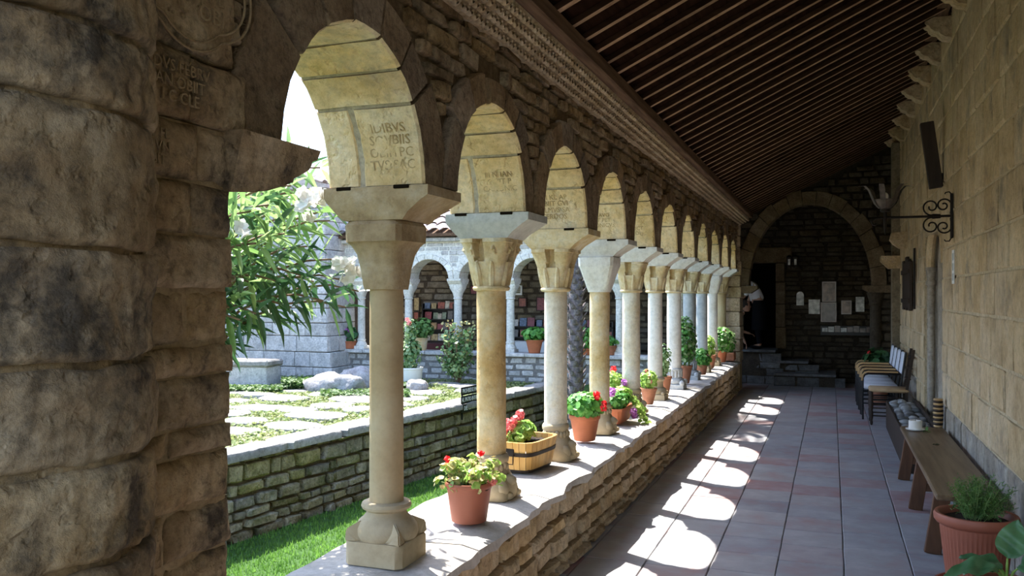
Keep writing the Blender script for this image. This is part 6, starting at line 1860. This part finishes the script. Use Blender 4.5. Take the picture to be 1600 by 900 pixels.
def backp(lab, px0, py0, px1, py1, mat, lines=False):
    a = onY(px0, py1, 18.6); b_ = onY(px1, py0, 18.6)
    t = thing('wall_picture', lab, 'picture', ((a.x + b_.x) / 2, 18.60, a.z)); w = b_.x - a.x; h = b_.z - a.z
    bm = B(); box(bm, -w/2, w/2, -.01, .025, 0, h); obj('panel', bm, mat, t, False)
    bm = B(); f = .02
    for q in ((-w/2,w/2,0,f),(-w/2,w/2,h-f,h),(-w/2,-w/2+f,f,h-f),(w/2-f,w/2,f,h-f)): box(bm, q[0], q[1], -.02, -.01, q[2], q[3])
    obj('frame', bm, M['darkw'] if not lines else M['white'], t, False)
    if lines:
        bm = B()
        for k in range(4): box(bm, -w*.36, w*.34, -.013, -.0105, h*(.2 + .18*k), h*(.2 + .18*k) + .035)
        obj('text_lines', bm, M['mossy'], t, False)
backp('white notice with dark lines of text high on the far back wall', 800, 446, 816, 461, M['white'], True)
backp('red icon picture on the far back wall', 810, 465, 823, 480, bmats[0])
backp('dark red figure picture right of the red icon', 838, 464, 852, 486, bmats[4])
backp('cream poster right of the palm trunk on the back wall', 908, 472, 921, 488, bmats[3])
backp('yellow-brown picture left of the bookstand', 646, 464, 656, 486, bmats[5])
backp('tall red picture below the yellow-brown one', 646, 487, 655, 503, bmats[0])
backp('dark portrait above the rose bush', 735, 446, 748, 460, bmats[4])

# ================================================================ PEOPLE
def skin_body(name, joints, edges, mat, parent, lv=2, root=0):
    me = bpy.data.meshes.new(name); me.from_pydata([j[0] for j in joints], edges, [])
    o = bpy.data.objects.new(name, me); COL.objects.link(o); o.parent = parent
    md = o.modifiers.new('skin', 'SKIN'); md.use_smooth_shade = True
    for i, j in enumerate(joints):
        r = j[1]; me.skin_vertices[0].data[i].radius = (r, r) if not isinstance(r, tuple) else r
    me.skin_vertices[0].data[root].use_root = True
    sb = o.modifiers.new('sub', 'SUBSURF'); sb.levels = lv; sb.render_levels = lv
    me.materials.append(mat)
    dg = bpy.context.evaluated_depsgraph_get(); dg.update()
    me2 = bpy.data.meshes.new_from_object(o.evaluated_get(dg)); o.modifiers.clear(); o.data = me2; me2.name = name
    for p in me2.polygons: p.use_smooth = True
    return o
skinm = plain_mat('skin', (.48,.27,.18), .55, var=.06)
hairm = plain_mat('dark_hair', (.03,.02,.015), .6, var=.3, scale=60)
shirt = plain_mat('white_shirt_cloth', (.78,.78,.80), .85, var=.03)
darkc = plain_mat('black_clothes', (.012,.012,.014), .9, spec=0.0)
def person(lab, loc, rz, sit=False, bend=.12):
    """Figure facing +x locally. Bent slightly forward; arms down and forward."""
    t = thing('person', lab, 'person', loc, rz)
    H = 1.56; hp = .80
    def tp(z, f): return Vector((f, 0, z))
    b1 = bend
    pel = tp(hp, 0); wai = tp(hp + .16, b1 * .25); che = tp(hp + .36, b1 * .8); nek = tp(hp + .50, b1 * 1.35); hd0 = tp(hp + .56, b1 * 1.6 + .01)
    J = [(pel, (.115,.14)), (wai, (.095,.12)), (che, (.11,.15)), (nek, .05), (hd0, .047)]
    E = [(0,1),(1,2),(2,3),(3,4)]
    hand_pos = []
    for sg in (-1, 1):
        sh = che + Vector((.0, sg * .165, .08)); el = sh + Vector((.06 if sg < 0 else .14, sg * .05, -.24)); wr = el + (Vector((.19, -sg * .03, -.06)) if sg > 0 else Vector((.09, -.01, -.21)))
        n = len(J); J += [(sh, .05), (el, .037), (wr, .025)]; E += [(2, n), (n, n+1), (n+1, n+2)]
        d = (wr - el).normalized(); pm_ = wr + d * .045; J.append((pm_, (.018,.034))); E.append((n+2, n+3)); hand_pos.append((wr, d, sg, pm_))
        kn = Vector((.03, sg * .09, .43)); an = Vector((-.01, sg * .09, .07)); toe = Vector((.13, sg * .10, .03))
        hi = Vector((0, sg * .085, hp - .05)); n = len(J)
        J += [(hi, .095), (kn, .058), (an, .038), (toe, .034)]; E += [(0, n), (n, n+1), (n+1, n+2), (n+2, n+3)]
    skin_body('body', J, E, skinm, t, 2)
    # head with a face
    hc_ = hd0 + Vector((.035, 0, .115)); bm = B()
    loft(bm, [(-.115,.030,.030,2,.035,0),(-.10,.052,.045,2.2,.03,0),(-.07,.072,.058,2.3,.018,0),(-.03,.086,.068,2.3,.005,0),(.02,.094,.074,2.2,-.002,0),(.06,.090,.072,2.1,-.006,0),(.095,.066,.055,2,-.01,0),(.112,.03,.026,2,-.012,0)], 28, hc_)
    ball(bm, hc_ + Vector((.095, 0, -.02)), .016, 2, (1.1,.75,1.5)); ball(bm, hc_ + Vector((-.005, .075, -.01)), .022, 1, (.7,.35,1.2)); ball(bm, hc_ + Vector((-.005, -.075, -.01)), .022, 1, (.7,.35,1.2))
    obj('head', bm, skinm, t, True, 0)
    bm = B(); ball(bm, hc_ + Vector((.078, .03, .012)), .010, 1); ball(bm, hc_ + Vector((.078, -.03, .012)), .010, 1); obj('eyes', bm, hairm, t, True, 0)
    bm = B(); ball(bm, hc_ + Vector((.083, 0, -.062)), .018, 1, (.4,1,.3)); obj('mouth', bm, plain_mat('lips', (.4,.13,.11), .5), t, True, 0)
    bm = B(); ball(bm, hc_ + Vector((-.022, 0, .030)), .10, 3, (.98,.84,.95), .10, 5)
    for v in bm.verts:
        q = v.co - hc_
        if q.x > .05 and q.z < .06: v.co.x = hc_.x + .05
    ball(bm, hc_ + Vector((-.11, 0, .0)), .04, 2); obj('hair', bm, hairm, t, True, 0)
    for wr, d, sg, pm_ in hand_pos:
        s = d.cross(Vector((0,0,1))); s = s.normalized() if s.length > .1 else Vector((1,0,0))
        nn = s.cross(d)
        for k in range(4):
            b0 = pm_ + d * .028 + s * (-.026 + .0175 * k); L = (.062, .070, .066, .052)[k]
            skin_body('finger', [(b0, .0085), (b0 + d * L * .45 - nn * .006, .008), (b0 + d * L * .8 - nn * .02, .007), (b0 + d * L - nn * .034, .0055)], [(0,1),(1,2),(2,3)], skinm, t, 1)
        b0 = wr + d * .02 + s * .022; skin_body('thumb', [(b0, .010), (b0 + s * .025 + d * .02, .009), (b0 + s * .036 + d * .048, .007)], [(0,1),(1,2)], skinm, t, 1)
    # clothing
    JS = [(wai + Vector((0,0,-.06)), (.125,.155)), (wai + Vector((.01,0,.03)), (.11,.14)), (che, (.125,.168)), (nek + Vector((-.01,0,-.035)), .065)]; ES = [(0,1),(1,2),(2,3)]
    for sg in (-1, 1):
        sh = che + Vector((.0, sg * .165, .08)); el = sh + Vector((.06 if sg < 0 else .14, sg * .05, -.24)); n = len(JS)
        JS += [(sh, .064), (sh.lerp(el, .95), .056)]; ES += [(2, n), (n, n+1)]
    skin_body('shirt', JS, ES, shirt, t, 2)
    bm = B(); loft(bm, [(.36,.15,.19,2.4,.01,0),(.5,.14,.18,2.4,.01,0),(.68,.14,.18,2.3,.0,0),(.80,.14,.175,2.3,0,0),(.90,.118,.15,2.2,b1*.12,0),(.93,.112,.142,2.2,b1*.14,0)], 30); obj('skirt', bm, darkc, t)
    for sg in (-1, 1):
        bm = B(); tube(bm, [(.03, sg*.09, .44), (.02, sg*.09, .38), (-.008, sg*.09, .1)], [.064,.062,.045], 12); obj('stocking', bm, darkc, t)
        bm = B(); ball(bm, (.055, sg * .098, .038), .06, 2, (2.1,.72,.62)); obj('shoe', bm, darkc, t)
    return t
person('person in a white shirt and black skirt leaning in the dark doorway, facing left', (-1.30, 17.28, .647), pi, bend=.16)
person('person mostly hidden behind the end pier, only a white sleeve and forearm showing', (-1.93, 17.05, .0), .35, bend=.22)
